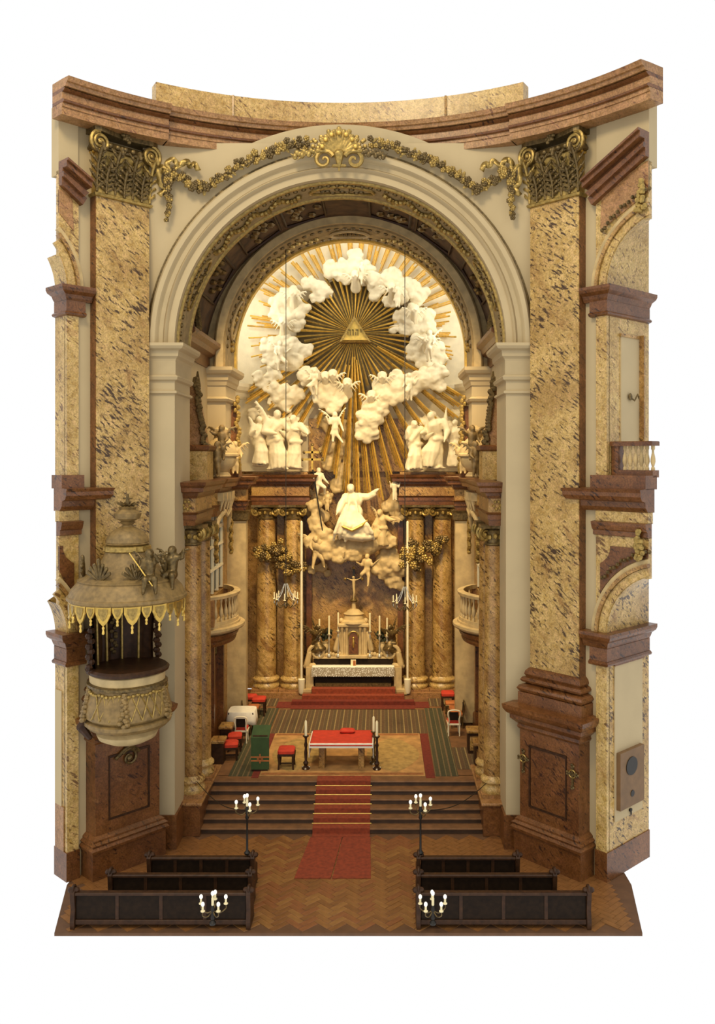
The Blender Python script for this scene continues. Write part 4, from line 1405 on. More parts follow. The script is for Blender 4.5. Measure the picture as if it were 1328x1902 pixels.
# ---------------- the glory
YG = 37.2
GXp, GYp = 657, 618
gc = Vector((PX(GXp, YG - .5), YG - .5, PZ(GYp, YG - .5)))
gl = thing('radiant_glory', gc, 'gilded sunburst of rays around a triangle high above the altar', 'sunburst')
def ray(a, r0, r1, w0, w1, y0, y1, mt=None):
    """tapering faceted gilt ray from radius r0 to r1 (metres)"""
    d = Vector((cos(a), 0, sin(a)))
    n_ = Vector((-sin(a), 0, cos(a)))
    c = Vector((gc.x, 0, gc.z))
    A, B_ = c + d * r0, c + d * r1
    v = [A + n_ * w0 + Vector((0, y0, 0)), A - n_ * w0 + Vector((0, y0, 0)), A + Vector((0, y0 - w0 * 1.3, 0)),
         B_ + n_ * w1 + Vector((0, y1, 0)), B_ - n_ * w1 + Vector((0, y1, 0)), B_ + Vector((0, y1 - w1 * 1.3, 0))]
    return MB().add(v, [(0, 1, 2), (3, 5, 4), (0, 3, 4, 1), (1, 4, 5, 2), (2, 5, 3, 0)]).build('ray', mt or GOP, gl)
pm = 1 / (F / YG)          # metres per pixel at the glory
rr_ = random.Random(3)
m = MB()
dp = [(gc.x + 2.5 * cos(2 * pi * i / 48), gc.z + 2.5 * sin(2 * pi * i / 48)) for i in range(48)]
m.prism(dp, YG + .1, YG + .24)
m.build('amber_field', plain('dark_amber_glass', (.13, .095, .03), .4, var=.4, scale=3), gl)
NR = 60
for i in range(NR):
    a = 2 * pi * (i + .5) / NR
    L_ = (104 + 14 * sin(i * 2.4) + (24 if i % 3 == 0 else 0)) * pm
    ray(a, .3, L_, .01, .05 + .014 * (i % 2), YG - .42 - .08 * (i % 2), YG - .2 - .1 * (i % 3), (GOP, GO, GOP, GD)[i % 4])
for i in range(38):          # outer rays beyond the clouds
    a = R(-26) + R(232) * (i + rr_.uniform(-.25, .25)) / 37
    for k in (-1, 0, 1):
        aa = a + k * .02
        ray(aa, (128 + rr_.uniform(-12, 12)) * pm, (182 + rr_.uniform(-22, 20)) * pm, .02, .036, YG - .02, YG + .0, GO if k else GOP)
for adeg, r0, r1 in ((-152, 45, 215), (-148, 110, 230), (-145, 150, 215), (-139, 120, 205), (-131, 95, 200), (-126, 100, 210), (-121, 110, 215), (-31, 50, 225), (-35, 140, 235), (-40, 90, 240),
                     (-47, 110, 235), (-54, 110, 235), (-61, 120, 245), (-67, 130, 255), (-71, 140, 262), (-76, 110, 292), (-81, 60, 305), (-85, 50, 300), (-89, 45, 290),
                     (-93, 45, 296), (-98, 60, 262), (-104, 60, 235), (-112, 70, 180)):
    for k in (-1, 0, 1):
        ray(R(adeg + k * 1.0), r0 * pm, (r1 + 7 * k) * pm, .022, .042, YG - .5 - .03 * k, YG - .42, GO if k == 0 else GOP if k > 0 else GD)
# triangle with bevelled frame and letters
yt = YG - .75
tri = [Vector((PX(x, yt), 0, PZ(z, yt))) for x, z in ((658, 589), (687, 635), (632, 635))]
ce = sum(tri, Vector()) / 3
def trip(k):
    return [(ce + (p - ce) * k) for p in tri]
MB().prism([(p.x, p.z) for p in trip(1.1)], yt + .1, yt + .3).build('triangle_back', RM, gl)
m = MB()
o_, i_ = trip(1.08), trip(.82)
v = [(p.x, yt - .02, p.z) for p in o_] + [(p.x, yt - .1, p.z) for p in i_] + [(p.x, yt + .15, p.z) for p in o_] + [(p.x, yt + .15, p.z) for p in i_]
f = []
for k in range(3):
    l = (k + 1) % 3
    f += [(k, l, 3 + l, 3 + k), (6 + k, 9 + k, 9 + l, 6 + l), (k, 6 + k, 6 + l, l), (3 + k, 3 + l, 9 + l, 9 + k)]
m.add(v, f)
m.build('triangle_frame', GD, gl)
MB().prism([(p.x, p.z) for p in trip(.84)], yt - .06, yt + .2).build('triangle_plate', GOP, gl)
# the four hebrew letters, read from right to left
lx = PX(659.5, yt)
lz = PZ(619, yt)
def letter(x, parts):
    m = MB()
    for a, b, c, d in parts:
        m.box(x + a, x + b, yt - .095, yt - .05, lz + c, lz + d)
    m.build('letter', GDD, gl)
HE = [(-.06, .06, .11, .15), (.03, .06, -.1, .12), (-.06, -.035, -.1, .05)]
letter(lx - .25, HE)
letter(lx - .08, [(-.015, .02, -.1, .15), (-.045, .02, .11, .15)])
letter(lx + .08, HE)
letter(lx + .25, [(-.015, .02, .02, .15), (-.04, .02, .11, .15)])

# ---------------- stucco clouds with cherub heads
def cloud(label, lumps, y=YG - .35, mt=ST, vox=.05, name='cloud', grp='stucco clouds of the glory', seed=1, rough=.045, kr=1.12):
    L_ = []
    for px, py, r in lumps:
        L_.append((PX(px, y), y + random.uniform(-.08, .08), PZ(py, y), r * y / F * kr))
    m = MB()
    cloudlump(m, L_, seed)
    return tag(sculpt(name, m, vox, mt, None, 2, rough, 4.0), label, 'cloud', grp)
cloud('white stucco cloud at the upper left of the sunburst', [(518, 562, 15), (538, 550, 17), (556, 575, 16), (528, 592, 17), (550, 604, 14), (512, 583, 11)], seed=1)
cloud('small white stucco cloud touching the upper left ray tips', [(577, 528, 14), (595, 535, 15), (590, 552, 12), (608, 545, 9)], seed=2)
cloud('white stucco cloud at the top of the sunburst', [(616, 502, 15), (638, 500, 17), (660, 498, 18), (680, 502, 15), (640, 518, 12), (668, 522, 11), (660, 478, 14)], seed=3)
cloud('knobbly white stucco cloud right of the top', [(690, 520, 14), (700, 535, 14), (694, 552, 10)], seed=4)
cloud('white stucco cloud with cherub at the upper right', [(722, 518, 16), (738, 532, 17), (742, 552, 15), (724, 560, 12), (733, 508, 11)], seed=5)
cloud('rounded white stucco cloud near the right rim', [(764, 538, 15), (782, 545, 14), (774, 558, 11), (758, 525, 10)], seed=6)
cloud('white stucco cloud right of the triangle', [(742, 590, 12), (765, 585, 18), (790, 590, 16), (795, 608, 14), (770, 610, 15), (752, 612, 12), (730, 612, 8)], seed=7)
cloud('billowing cream cloud at the right of the rays', [(782, 640, 20), (805, 650, 18), (815, 668, 14), (790, 670, 18), (770, 655, 15)], seed=8)
cloud('long billowing cloud bank sweeping down from the right', [(810, 695, 17), (790, 705, 20), (765, 712, 22), (740, 722, 22), (716, 735, 22), (700, 752, 22), (688, 775, 22), (680, 800, 20), (708, 715, 14), (735, 700, 12), (815, 715, 12)], y=YG - .6, seed=9)
cloud('large white cloud at the left of the rays', [(505, 645, 18), (522, 640, 20), (545, 648, 18), (520, 668, 20), (545, 675, 18), (565, 655, 12), (574, 645, 8), (500, 668, 12)], seed=10)
cloud('cream cloud below the triangle on the left', [(575, 702, 18), (592, 712, 20), (612, 725, 18), (630, 735, 16), (600, 740, 16), (620, 755, 14), (566, 690, 10)], y=YG - .6, seed=11)
cloud('white cloud at the lower left rim', [(520, 730, 18), (545, 735, 18), (532, 752, 14), (508, 745, 10), (510, 695, 14), (480, 700, 10), (490, 715, 12)], seed=12)
cloud('cream cloud column descending from the glory', [(610, 790, 16), (640, 800, 20), (665, 815, 18), (625, 830, 20), (650, 845, 18), (615, 860, 16), (640, 875, 18), (628, 900, 16), (605, 835, 12)], y=YG + .1, mt=STY, seed=13, kr=1.0)
cloud('pale rear cloud behind the left statues', [(500, 790, 16), (540, 785, 16), (470, 770, 10), (565, 800, 10)], y=YG - .15, seed=14)
cloud('pale rear cloud behind the right statues', [(770, 800, 14), (800, 785, 18), (830, 795, 15), (845, 770, 10)], y=YG - .15, seed=15)
# cherub heads in the clouds
heads = [(545, 545, 'on the upper left cloud'), (660, 512, 'on the top cloud'), (728, 535, 'on the upper right cloud'), (793, 632, 'on the right billowing cloud'), (770, 575, 'beside the right rim rays'),
         (604, 700, 'below the triangle at left'), (618, 696, 'below the triangle near the rays'), (645, 712, 'beneath the central rays'), (710, 700, 'on the right cloud bank'), (690, 735, 'low on the right cloud bank'), (526, 598, 'at the bottom of the upper left cloud')]
for px, py, lb in heads:
    y = YG - 1.0
    x, z = PX(px, y), PZ(py, y)
    m = MB()
    k = 1.4
    m.ell((x, y, z), (.13 * k, .13 * k, .155 * k), None, 10, 8)
    m.ell((x, y + .03 * k, z + .05 * k), (.15 * k, .13 * k, .13 * k), None, 10, 8)
    m.ell((x, y - .135 * k, z - .01 * k), .03 * k, None, 6, 4)
    for sg in (-1, 1):
        m.ell((x + sg * .055 * k, y - .1 * k, z - .04 * k), .045 * k, None, 6, 4)
        wing(m, (x + sg * .1 * k, y, z - .1 * k), (x + sg * .38 * k, y + .05, z + .08 * k), (0, 0, 1), .34 * k, 4)
    m.cap((x, y + .05, z - .1 * k), (x, y + .55, z - .3 * k), .1 * k, .17 * k)
    tag(sculpt('winged_cherub', m, .026, ST, None, 1), 'winged white cherub head ' + lb, 'cherub', 'cherub heads in the clouds')

# small angels riding on the clouds
for px, py, h_, yaw, ps, wg, lb in (
        (520, 690, 1.25, .4, dict(hl=(.3, -.2, .75), fl=(.2, -.1, .1), kl=(.16, -.2, .3)), [('r', (-.4, .1, .4))], 'leaning out of the large left cloud'),
        (798, 672, 1.3, -.4, dict(hr=(-.32, -.2, .8), er=(-.22, -.1, .74), kl=(.1, -.25, .4)), [('l', (.4, .1, .4))], 'leaning out of the right billowing cloud'),
        (622, 822, 1.25, .2, dict(hl=(.25, -.2, .4), hr=(-.3, -.1, .85), fl=(.25, -.1, .0)), [('r', (-.55, .1, .45)), ('l', (.3, .1, .5))], 'flying before the cloud column'),
        (738, 572, 1.05, .5, dict(hl=(.3, -.1, .4), hr=(-.2, -.2, .85)), [('l', (.35, .1, .25))], 'on the upper right cloud'),
        (672, 530, .95, 1.0, dict(hl=(.3, -.1, .5), hr=(-.3, -.1, .7), kl=(.1, .2, .45), fl=(.1, .42, .4)), [('l', (.3, .1, .3))], 'stretched along the top cloud'),
        (585, 735, 1.1, -.2, dict(hl=(.2, -.2, .85), hr=(-.25, -.2, .6), kr=(-.15, -.22, .35)), [('r', (-.4, .1, .3))], 'on the cloud left below the triangle'),
        (760, 745, 1.15, .3, dict(hl=(.3, -.1, .8), hr=(-.3, -.15, .5), kr=(-.15, -.22, .35)), [('l', (.4, .1, .3))], 'on the long right cloud bank')):
    y = YG - 1.05
    m = MB()
    J = body(m, (PX(px, y), y, PZ(py, y)), h_, yaw, ps, False, 1.3, headr=.095)
    for s_, tip in wg:
        wing(m, J['s' + s_], J['s' + s_] + Vector(tip), (0, 0, 1), h_ * .34, 5)
    m.cap(J['pelvis'], J['pelvis'] + Vector((0, .6, -.1)), .14, .2)
    m.chain([J['sl'], J['waist'] + Vector((0, -.1, 0)), J['kr'] + Vector((-.12, 0, 0))], [.05, .07, .04], 6)
    tag(sculpt('small_angel', m, .034, ST, None, 2), 'small white stucco angel ' + lb, 'statue', 'small angels on the glory clouds')

# ---------------- white statue groups standing on the entablature
yS = 36.2
def stat(px, pyb, h, yaw, pose, label, mt=ST, wings=None, mitre=False, y=yS, vox=.04, name='statue', grp='white statues on the altar entablature'):
    m = MB()
    b = (PX(px, y), y, PZ(pyb, y))
    J = body(m, b, h, yaw, pose, True, 1.15)
    if wings:
        for s_, tip in wings:
            wing(m, J['s' + s_], J['s' + s_] + Vector(tip), (0, 0, 1), h * .3, 6)
    if mitre:
        hd = J['head']
        m.cap(hd + Vector((0, 0, .06 * h)), hd + Vector((0, 0, .17 * h)), .06 * h, .015 * h, 6)
    m.ell((b[0], b[1], b[2] + .04), (.28 * h * .6, .2 * h * .6, .06), None, 10, 5)
    return tag(sculpt(name, m, vox, mt, None, 2, .012, 6.0), label, 'statue', grp)
stat(511, 873, 2.55, .35, dict(hl=(.3, -.22, .66), el=(.22, -.1, .66), hr=(-.05, -.2, .6), head=(.03, -.05, .91), fl=(.16, -.1, .02), kl=(.13, -.12, .27)), 'tall white robed winged statue striding on the left entablature', wings=[('r', (-.35, .1, .6)), ('r', (-.55, .15, .9))])
stat(548, 871, 2.3, -.45, dict(hl=(.32, -.1, .64), el=(.25, -.04, .68), hr=(-.2, -.16, .68), head=(-.02, -.05, .91), fr=(-.14, -.08, .02)), 'white robed statue with outstretched arm beside the crozier cherub')
stat(482, 866, 2.1, .5, dict(hr=(-.16, -.16, .7), fl=(.02, -.2, .05), kl=(.05, -.2, .3)), 'white winged statue at the outer left end of the entablature', wings=[('r', (-.25, .1, .45)), ('l', (.15, .2, .5))])
stat(772, 874, 2.2, .3, dict(hl=(.25, -.2, .7), hr=(-.22, -.1, .72), head=(-.05, -.08, .88), fr=(-.2, -.12, .02), kr=(-.15, -.14, .28)), 'white robed statue with bare legs at the inner right end')
stat(812, 871, 2.5, -.35, dict(head=(-.08, -.12, .88), chest=(-.04, -.06, .72), neck=(-.06, -.09, .82), hl=(.2, -.22, .5), hr=(-.2, -.24, .6), kr=(-.17, -.16, .3), fr=(-.27, -.12, .03)), 'white bearded statue bending forward on the right entablature')
stat(845, 868, 2.0, -.5, dict(hl=(.2, -.1, .75)), 'white winged statue at the outer right end of the entablature', wings=[('l', (.2, .15, .45))])
# mitre and tablet carried by the statues
m = MB()
hx, hz = PX(835, yS - .1), PZ(780, yS)
m.cap((PX(826, yS), yS, PZ(795, yS)), (PX(829, yS), yS, PZ(756, yS)), .16, .02, 8)
tag(sculpt('mitre', m, .03, ST, None, 1), 'pointed white mitre above the bending statue', 'mitre')

# ---------------- the kneeling saint carried by angels on clouds
yC = 36.6
cloud('cream cloud bank carrying the kneeling saint', [(585, 1005, 16), (605, 1015, 20), (630, 1022, 20), (655, 1022, 19), (680, 1016, 18), (700, 1008, 16), (600, 992, 16), (585, 968, 14), (583, 940, 13), (720, 1005, 14), (705, 985, 14), (655, 1005, 18), (625, 1000, 16)], y=36.5, mt=STY, seed=21, name='cloud', grp='clouds round the saint')
cloud('swirling cream cloud at the lower right of the saint', [(722, 1040, 22), (735, 1055, 18), (712, 1058, 16), (728, 1078, 14), (742, 1085, 10)], y=yC + .45, mt=STY, seed=22, grp='clouds round the saint')
cloud('cream cloud behind the saint on the right', [(728, 940, 16), (738, 925, 14), (715, 955, 10), (742, 955, 10)], y=yC + .6, mt=STY, seed=23, grp='clouds round the saint')
cloud('cream cloud behind the crozier on the left', [(580, 945, 16), (575, 920, 12), (598, 960, 14), (605, 925, 12)], y=yC + .6, mt=STY, seed=24, grp='clouds round the saint')
cloud('small cream cloud at the lower left of the saint', [(580, 1058, 8), (598, 1055, 9), (608, 1065, 6)], y=yC + .6, mt=STY, seed=25, grp='clouds round the saint')
yC = 36.25
m = MB()
b = Vector((PX(655, yC), yC, PZ(1010, yC)))
J = body(m, b, 2.5, .15, dict(head=(-.04, -.08, .93), neck=(-.02, -.04, .84), chest=(0, -.02, .74), hl=(.38, -.16, .9), el=(.25, -.08, .79), hr=(-.27, -.2, .56), er=(-.21, -.1, .66), kl=(.14, -.2, .34), kr=(-.08, -.2, .32), fl=(.2, .06, .16), fr=(-.1, .06, .14)), False, 1.3)
# mozzetta, rochet and swirling skirts of the kneeling saint
m.ell(b + Vector((.02, -.02, 1.78)), (.42, .3, .3), None, 12, 8)
m.ell(b + Vector((.0, -.12, 1.3)), (.46, .36, .42), None, 12, 8)
m.ell(b + Vector((.06, -.2, .75)), (.66, .44, .36), Matrix.Rotation(.2, 3, 'Y'), 12, 8)
m.ell(b + Vector((.1, -.15, .38)), (.84, .4, .26), Matrix.Rotation(.12, 3, 'Y'), 12, 8)
for i in range(8):
    u = i / 7
    m.chain([b + Vector((-.38 + .1 * i, -.4, 1.45 - .03 * i)), b + Vector((-.55 + .17 * i, -.56 + .08 * u, .95 - .02 * i)), b + Vector((-.72 + .22 * i, -.5 + .1 * u, .5)), b + Vector((-.78 + .24 * i, -.3 + .1 * u, .18 + .06 * sin(i * 2.2)))], [.06, .085, .085, .06], 7)
for s_ in (-1, 1):
    m.chain([J['s' + ('l' if s_ > 0 else 'r')], (J['e' + ('l' if s_ > 0 else 'r')]), J['h' + ('l' if s_ > 0 else 'r')].lerp(J['e' + ('l' if s_ > 0 else 'r')], .3) - Vector((0, 0, .08))], [.17, .16, .12], 8)
    m.chain([b + Vector((s_ * .12, -.28, 1.95)), b + Vector((s_ * .2, -.42, 1.5)), b + Vector((s_ * .28, -.46, 1.05))], [.05, .05, .05], 6)
tag(sculpt('saint_statue', m, .038, ST, None, 2, .012, 6.0), 'white robed saint statue kneeling on clouds with one arm raised', 'statue')
tag(sculpt('stole', MB().chain([b + Vector((-.42, -.56, .78)), b + Vector((.0, -.68, .62)), b + Vector((.4, -.6, .82)), b + Vector((.62, -.42, 1.02))], [.06, .07, .08, .05], 6), .03, GO, None, 1), 'gilded stole lying over the kneeling saint robe', 'stole')
def angel(px, py, h, yaw, pose, label, wings, y=36.35, mt=STY, robe=False, hr=.085):
    m = MB()
    b = (PX(px, y), y, PZ(py, y))
    J = body(m, b, h, yaw, pose, robe, 1.25, headr=hr)
    for s_, tip in wings:
        wing(m, J['s' + s_], J['s' + s_] + Vector(tip), (0, 0, 1), h * .32, 6)
    return tag(sculpt('angel_statue', m, .034, mt, None, 2), label, 'statue', 'angels round the saint')
angel(587, 1055, 1.5, .4, dict(hl=(.35, -.2, .62), el=(.25, -.1, .66), fl=(.22, -.05, .02), kl=(.16, -.12, .25), fr=(-.12, -.05, .0), chest=(.05, -.08, .72), head=(-.05, -.14, .82)), 'cream angel statue with spread wing at the left below the saint', [('r', (-.6, .1, .3)), ('l', (-.2, .15, .5))])
angel(711, 1015, 1.55, -.5, dict(hl=(.42, -.15, .75), el=(.28, -.1, .74), hr=(-.3, -.15, .42), er=(-.2, -.1, .6), head=(-.05, -.1, .92)), 'cream angel statue pointing right beside the saint', [('l', (.6, .1, -.05)), ('r', (-.35, .1, .5))], robe=True)
angel(682, 1085, 1.25, -.3, dict(hl=(.45, -.15, .85), hr=(-.3, -.2, .75), fl=(.06, -.1, -.05), fr=(-.2, -.1, .2), kr=(-.15, -.15, .35)), 'small cream cherub statue reaching up below the saint', [])
angel(640, 1062, 1.0, 1.2, dict(hl=(.3, -.15, .7), hr=(-.3, -.15, .9), kl=(.15, .15, .5), kr=(-.1, .15, .5), fl=(.15, .4, .5), fr=(-.1, .4, .5)), 'small cream cherub statue lying beneath the cloud', [])
angel(592, 925, 1.25, .3, dict(hl=(.3, -.1, .5), hr=(-.15, -.2, .8), er=(-.2, -.1, .68), kl=(.16, -.2, .36), fl=(.2, -.02, .12)), 'small white cherub statue holding the tall crozier', [], mt=ST)
angel(608, 950, .85, -.3, dict(hl=(.25, -.1, .9)), 'tiny cream cherub statue beside the crozier cherub', [], mt=STY)
angel(733, 930, .9, .2, dict(hl=(.25, -.1, .9), hr=(-.25, -.1, .9)), 'tiny white cherub statue at the tip of the right rays', [], mt=ST)
# crozier with patriarchal cross
cz = thing('processional_cross', (PX(601, 36.2), 36.2, PZ(1000, 36.2)), 'tall double barred gilt cross on a dark staff', 'cross')
P0, P1 = (PX(601, 36.2), 36.2, PZ(1000, 36.2)), (PX(581, 36.2), 36.2, PZ(872, 36.2))
MB().tube([P0, P1], .03, 7).build('staff', BK, cz)
tx, tz = PX(580, 36.2), PZ(850, 36.2)
m = MB()
m.box(tx - .04, tx + .04, 36.15, 36.23, tz - .5, tz + .5)
m.box(tx - .3, tx + .3, 36.15, 36.23, tz + .18, tz + .27)
m.box(tx - .38, tx + .38, 36.15, 36.23, tz - .12, tz - .03)
m.build('cross_arms', GO, cz)
m = MB()
for a, c in ((-.34, .225), (.34, .225), (-.42, -.075), (.42, -.075), (0, .54)):
    m.ell((tx + a, 36.19, tz + c), .07, None, 7, 5)
m.build('cross_knobs', GDD, cz, True)

# ================================================================== HIGH ALTAR
YM_ = 36.0
plat = struct(MB().box(-2.45, 2.45, 35.1, 36.6, .9, 1.05).box(-2.1, 2.1, 35.4, 36.6, 1.05, 1.2).box(-1.75, 1.75, 35.7, 36.6, 1.2, 1.4).build('altar_platform', STP), 'stepped stone platform under the high altar', 'platform')
cr = thing('altar_carpet', (0, 35.3, 1.05), 'dark red carpet laid over the high altar steps', 'carpet')
def strip(parent, name, mt, x0, x1, pts, th=.012):
    """carpet following a stepped section given as (y, z)"""
    v = [(x, y, z + th) for y, z in pts for x in (x0, x1)]
    n_ = len(pts)
    m = MB().add(v, [(2 * i, 2 * i + 1, 2 * i + 3, 2 * i + 2) for i in range(n_ - 1)])
    o = m.build(name, mt, parent)
    so = o.modifiers.new('t', 'SOLIDIFY')
    so.thickness = th
    so.offset = 1
    return o
strip(cr, 'carpet_tread', REDD, -2.5, 2.5, [(34.55, .9), (35.08, .9), (35.08, 1.05), (35.38, 1.05)])
strip(cr, 'carpet_tread', REDC, -2.1, 2.1, [(35.38, 1.05), (35.38, 1.2), (35.68, 1.2)])
strip(cr, 'carpet_tread', REDC, -1.72, 1.72, [(35.68, 1.2), (35.68, 1.4), (36.0, 1.4)])
for x0, x1, lab in ((-3.1, -2.5, 'left'), (2.5, 3.1, 'right')):
    strip(cr, 'carpet_wing', REDD, x0, x1, [(34.75, .9), (35.6, .9)])

al = thing('high_altar', (0, YM_ + .4, 1.4), 'high altar with stone tabernacle, scrolls and white linen mensa', 'altar')
MB().box(-1.62, 1.58, 36.12, 36.9, 1.4, 2.2).build('mensa_body', DK, al)
MB().box(-1.6, 1.56, 36.02, 36.14, 1.42, 1.55).build('mensa_foot', GDD, al)
for sx in (-1, 1):
    m = MB()
    m.box(sx * 1.85 - .16, sx * 1.85 + .16, 36.15, 36.9, 1.1, 2.2)
    m.box(sx * 1.95 - .28, sx * 1.95 + .28, 36.0, 36.9, 1.1, 1.3)
    m.build('altar_wing', STY, al)
    m = MB()
    m.spiral((sx * 1.55, 36.35, 2.78), .34, 1.6, .09, (1, 0, 0), (0, 0, 1), 34, sx, 0 if sx > 0 else pi, 7)
    m.cap((sx * 1.88, 36.35, 2.75), (sx * 1.98, 36.35, 2.25), .11, .14)
    m.cap((sx * 1.7, 36.35, 2.25), (sx * 2.05, 36.35, 2.2), .1)
    m.build('scroll', STY, al, True)
MB().box(-1.7, 1.66, 36.35, 36.9, 2.2, 2.52).build('predella', DK, al)
MB().cbox(-1.74, 1.7, 36.33, 36.9, 2.52, 2.6, .02).build('gradine', STY, al)
m = MB()
for i in range(24):
    x = -1.55 + 3.1 * i / 23
    if abs(x) > .55:
        m.ell((x, 36.4, 2.68 + .04 * sin(i * 1.9)), (.09, .08, .1), None, 7, 5)
m.build('gradine_carving', STY, al, True)
# tabernacle
MB().box(-.6, .56, 36.4, 37.1, 2.6, 3.9).build('tabernacle_body', STY, al)
for x in (-.5, -.3, .26, .46):
    MB().lathe(x, 36.36, [(.075, 2.62), (.075, 2.7), (.055, 2.74), (.05, 3.7), (.08, 3.76), (.08, 3.86)], 12).build('colonnette', STY, al, True)
MB().cbox(-.68, .64, 36.24, 37.1, 3.88, 4.0, .03).build('tabernacle_cornice', STY, al)
MB().cbox(-.62, .58, 36.2, 37.1, 2.56, 2.68, .02).build('tabernacle_base', STY, al)
m = MB()
poly = [(-.22, 2.72), (.18, 2.72), (.18, 3.45)] + [(-.02 + .2 * cos(pi * i / 12), 3.45 + .22 * sin(pi * i / 12)) for i in range(1, 12)] + [(-.22, 3.45)]
m.prism(poly, 36.33, 36.42)
dd = m.build('tabernacle_door', RM, al)
m = MB()
m.tube([(x, 36.33, z) for x, z in poly[2:]], .035, 6)
m.build('door_arch', GD, dd, True)
m = MB()
m.ell((-.02, 36.3, 3.2), (.05, .04, .22), None, 8, 6)
m.ell((-.02, 36.3, 3.4), .05, None, 6, 5)
m.build('door_figure', GO, dd, True)
MB().lathe(-.02, 36.75, [(.62, 4.0), (.6, 4.08), (.44, 4.14), (.4, 4.3), (.44, 4.36), (.3, 4.44), (.26, 4.5), (.1, 4.56), (.07, 4.9), (.1, 4.95)], 20).build('tabernacle_roof', STY, al, True)
for sx in (-1, 1):
    m = MB()
    m.ell((sx * .52 - .02, 36.5, 4.1), (.1, .1, .12), None, 8, 5)
    m.cap((sx * .6 - .02, 36.45, 3.6), (sx * .74 - .02, 36.45, 2.9), .08, .13)
    m.build('tabernacle_volute', STY, al, True)
# linen
ln = thing('altar_cloth', (0, 36.2, 2.24), 'white linen cloth with lace edge on the high altar', 'altar cloth')
MB().cbox(-1.75, 1.7, 35.98, 36.5, 2.2, 2.26, .015).build('linen_top', WHC, ln)
m = MB()
v, f = [], []
for i in range(69):
    x = -1.75 + 3.45 * i / 68
    yy = 35.975 - .012 * sin(i * .8)
    v += [(x, yy, 2.24), (x, yy - .01, 1.85 + .025 * (i % 2))]
f = [(2 * i, 2 * i + 1, 2 * i + 3, 2 * i + 2) for i in range(68)]
m.add(v, f)
lc, nt, b = _nt('lace', .9)
tc = _n(nt, 'ShaderNodeTexCoord')
vo = _n(nt, 'ShaderNodeTexVoronoi', Scale=16.0)
nt.links.new(tc.outputs['Object'], vo.inputs['Vector'])
r = _ramp(nt, vo.outputs['Distance'], [(.25, (.78, .75, .64)), (.5, (.34, .28, .18))])
nt.links.new(r.outputs[0], b.inputs['Base Color'])
o = m.build('lace', lc, ln)
so = o.modifiers.new('t', 'SOLIDIFY')
so.thickness = .012
ac = thing('altar_card', (-.02, 36.1, 2.26), 'small gilt red and white altar card on the linen', 'altar card')
MB().box(-.13, .09, 36.16, 36.19, 2.26, 2.52).build('card', CAN, ac)
MB().box(-.03, .08, 36.15, 36.17, 2.27, 2.48).build('card_picture', ORG, ac)
# crucifix
cx_ = thing('crucifix', (-.02, 36.75, 4.9), 'dark crucifix with pale figure above the tabernacle', 'crucifix')
m = MB()
m.box(-.065, .025, 36.72, 36.78, 4.9, 6.3)
m.box(-.38, .34, 36.72, 36.78, 5.78, 5.87)
m.build('cross', BK, cx_)
m = MB()
for a, c in ((-.38, 5.825), (.34, 5.825), (-.02, 6.3)):
    m.ell((a, 36.75, c), .07, None, 7, 5)
m.build('trefoil_end', GD, cx_, True)
m = MB()
m.ell((-.03, 36.66, 5.9), .065, None, 8, 6)
m.chain([(-.02, 36.68, 5.78), (-.02, 36.68, 5.5), (0, 36.67, 5.25), (-.02, 36.68, 5.02)], [.075, .065, .05, .03], 7)
m.cap((-.02, 36.68, 5.76), (-.32, 36.69, 5.86), .035, .022)
m.cap((-.02, 36.68, 5.76), (.28, 36.69, 5.86), .035, .022)
sculpt('corpus', m, .02, STY, cx_, 1)
MB().lathe(-.02, 36.75, [(.14, 4.86), (.16, 4.92), (.08, 5.0), (.05, 5.05)], 12).build('cross_foot', GDD, cx_, True)
# candlesticks
for k, (px, pyt, lb) in enumerate(((593, 1150, 'outer left'), (611, 1144, 'middle left'), (628, 1138, 'inner left'), (687, 1139, 'inner right'), (705, 1144, 'middle right'), (719, 1148, 'outer right'))):
    x = PX(px, 36.3)
    zt = PZ(pyt, 36.3)
    c = thing('altar_candlestick', (x, 36.38, 2.6), 'gilt altar candlestick with tall white candle, %s of the six' % lb, 'candlestick', 'six altar candlesticks')
    zc = zt - .78
    MB().lathe(x, 36.38, [(.1, 2.6), (.1, 2.64), (.04, 2.72), (.06, 2.8), (.03, 2.9), (.025, zc - .3), (.05, zc - .2), (.025, zc - .12), (.09, zc - .02), (.09, zc)], 12).build('stick', SLV, c, True)
    MB().lathe(x, 36.38, [(.038, zc), (.036, zt - .02), (.008, zt)], 10).build('candle', CAN, c, True)
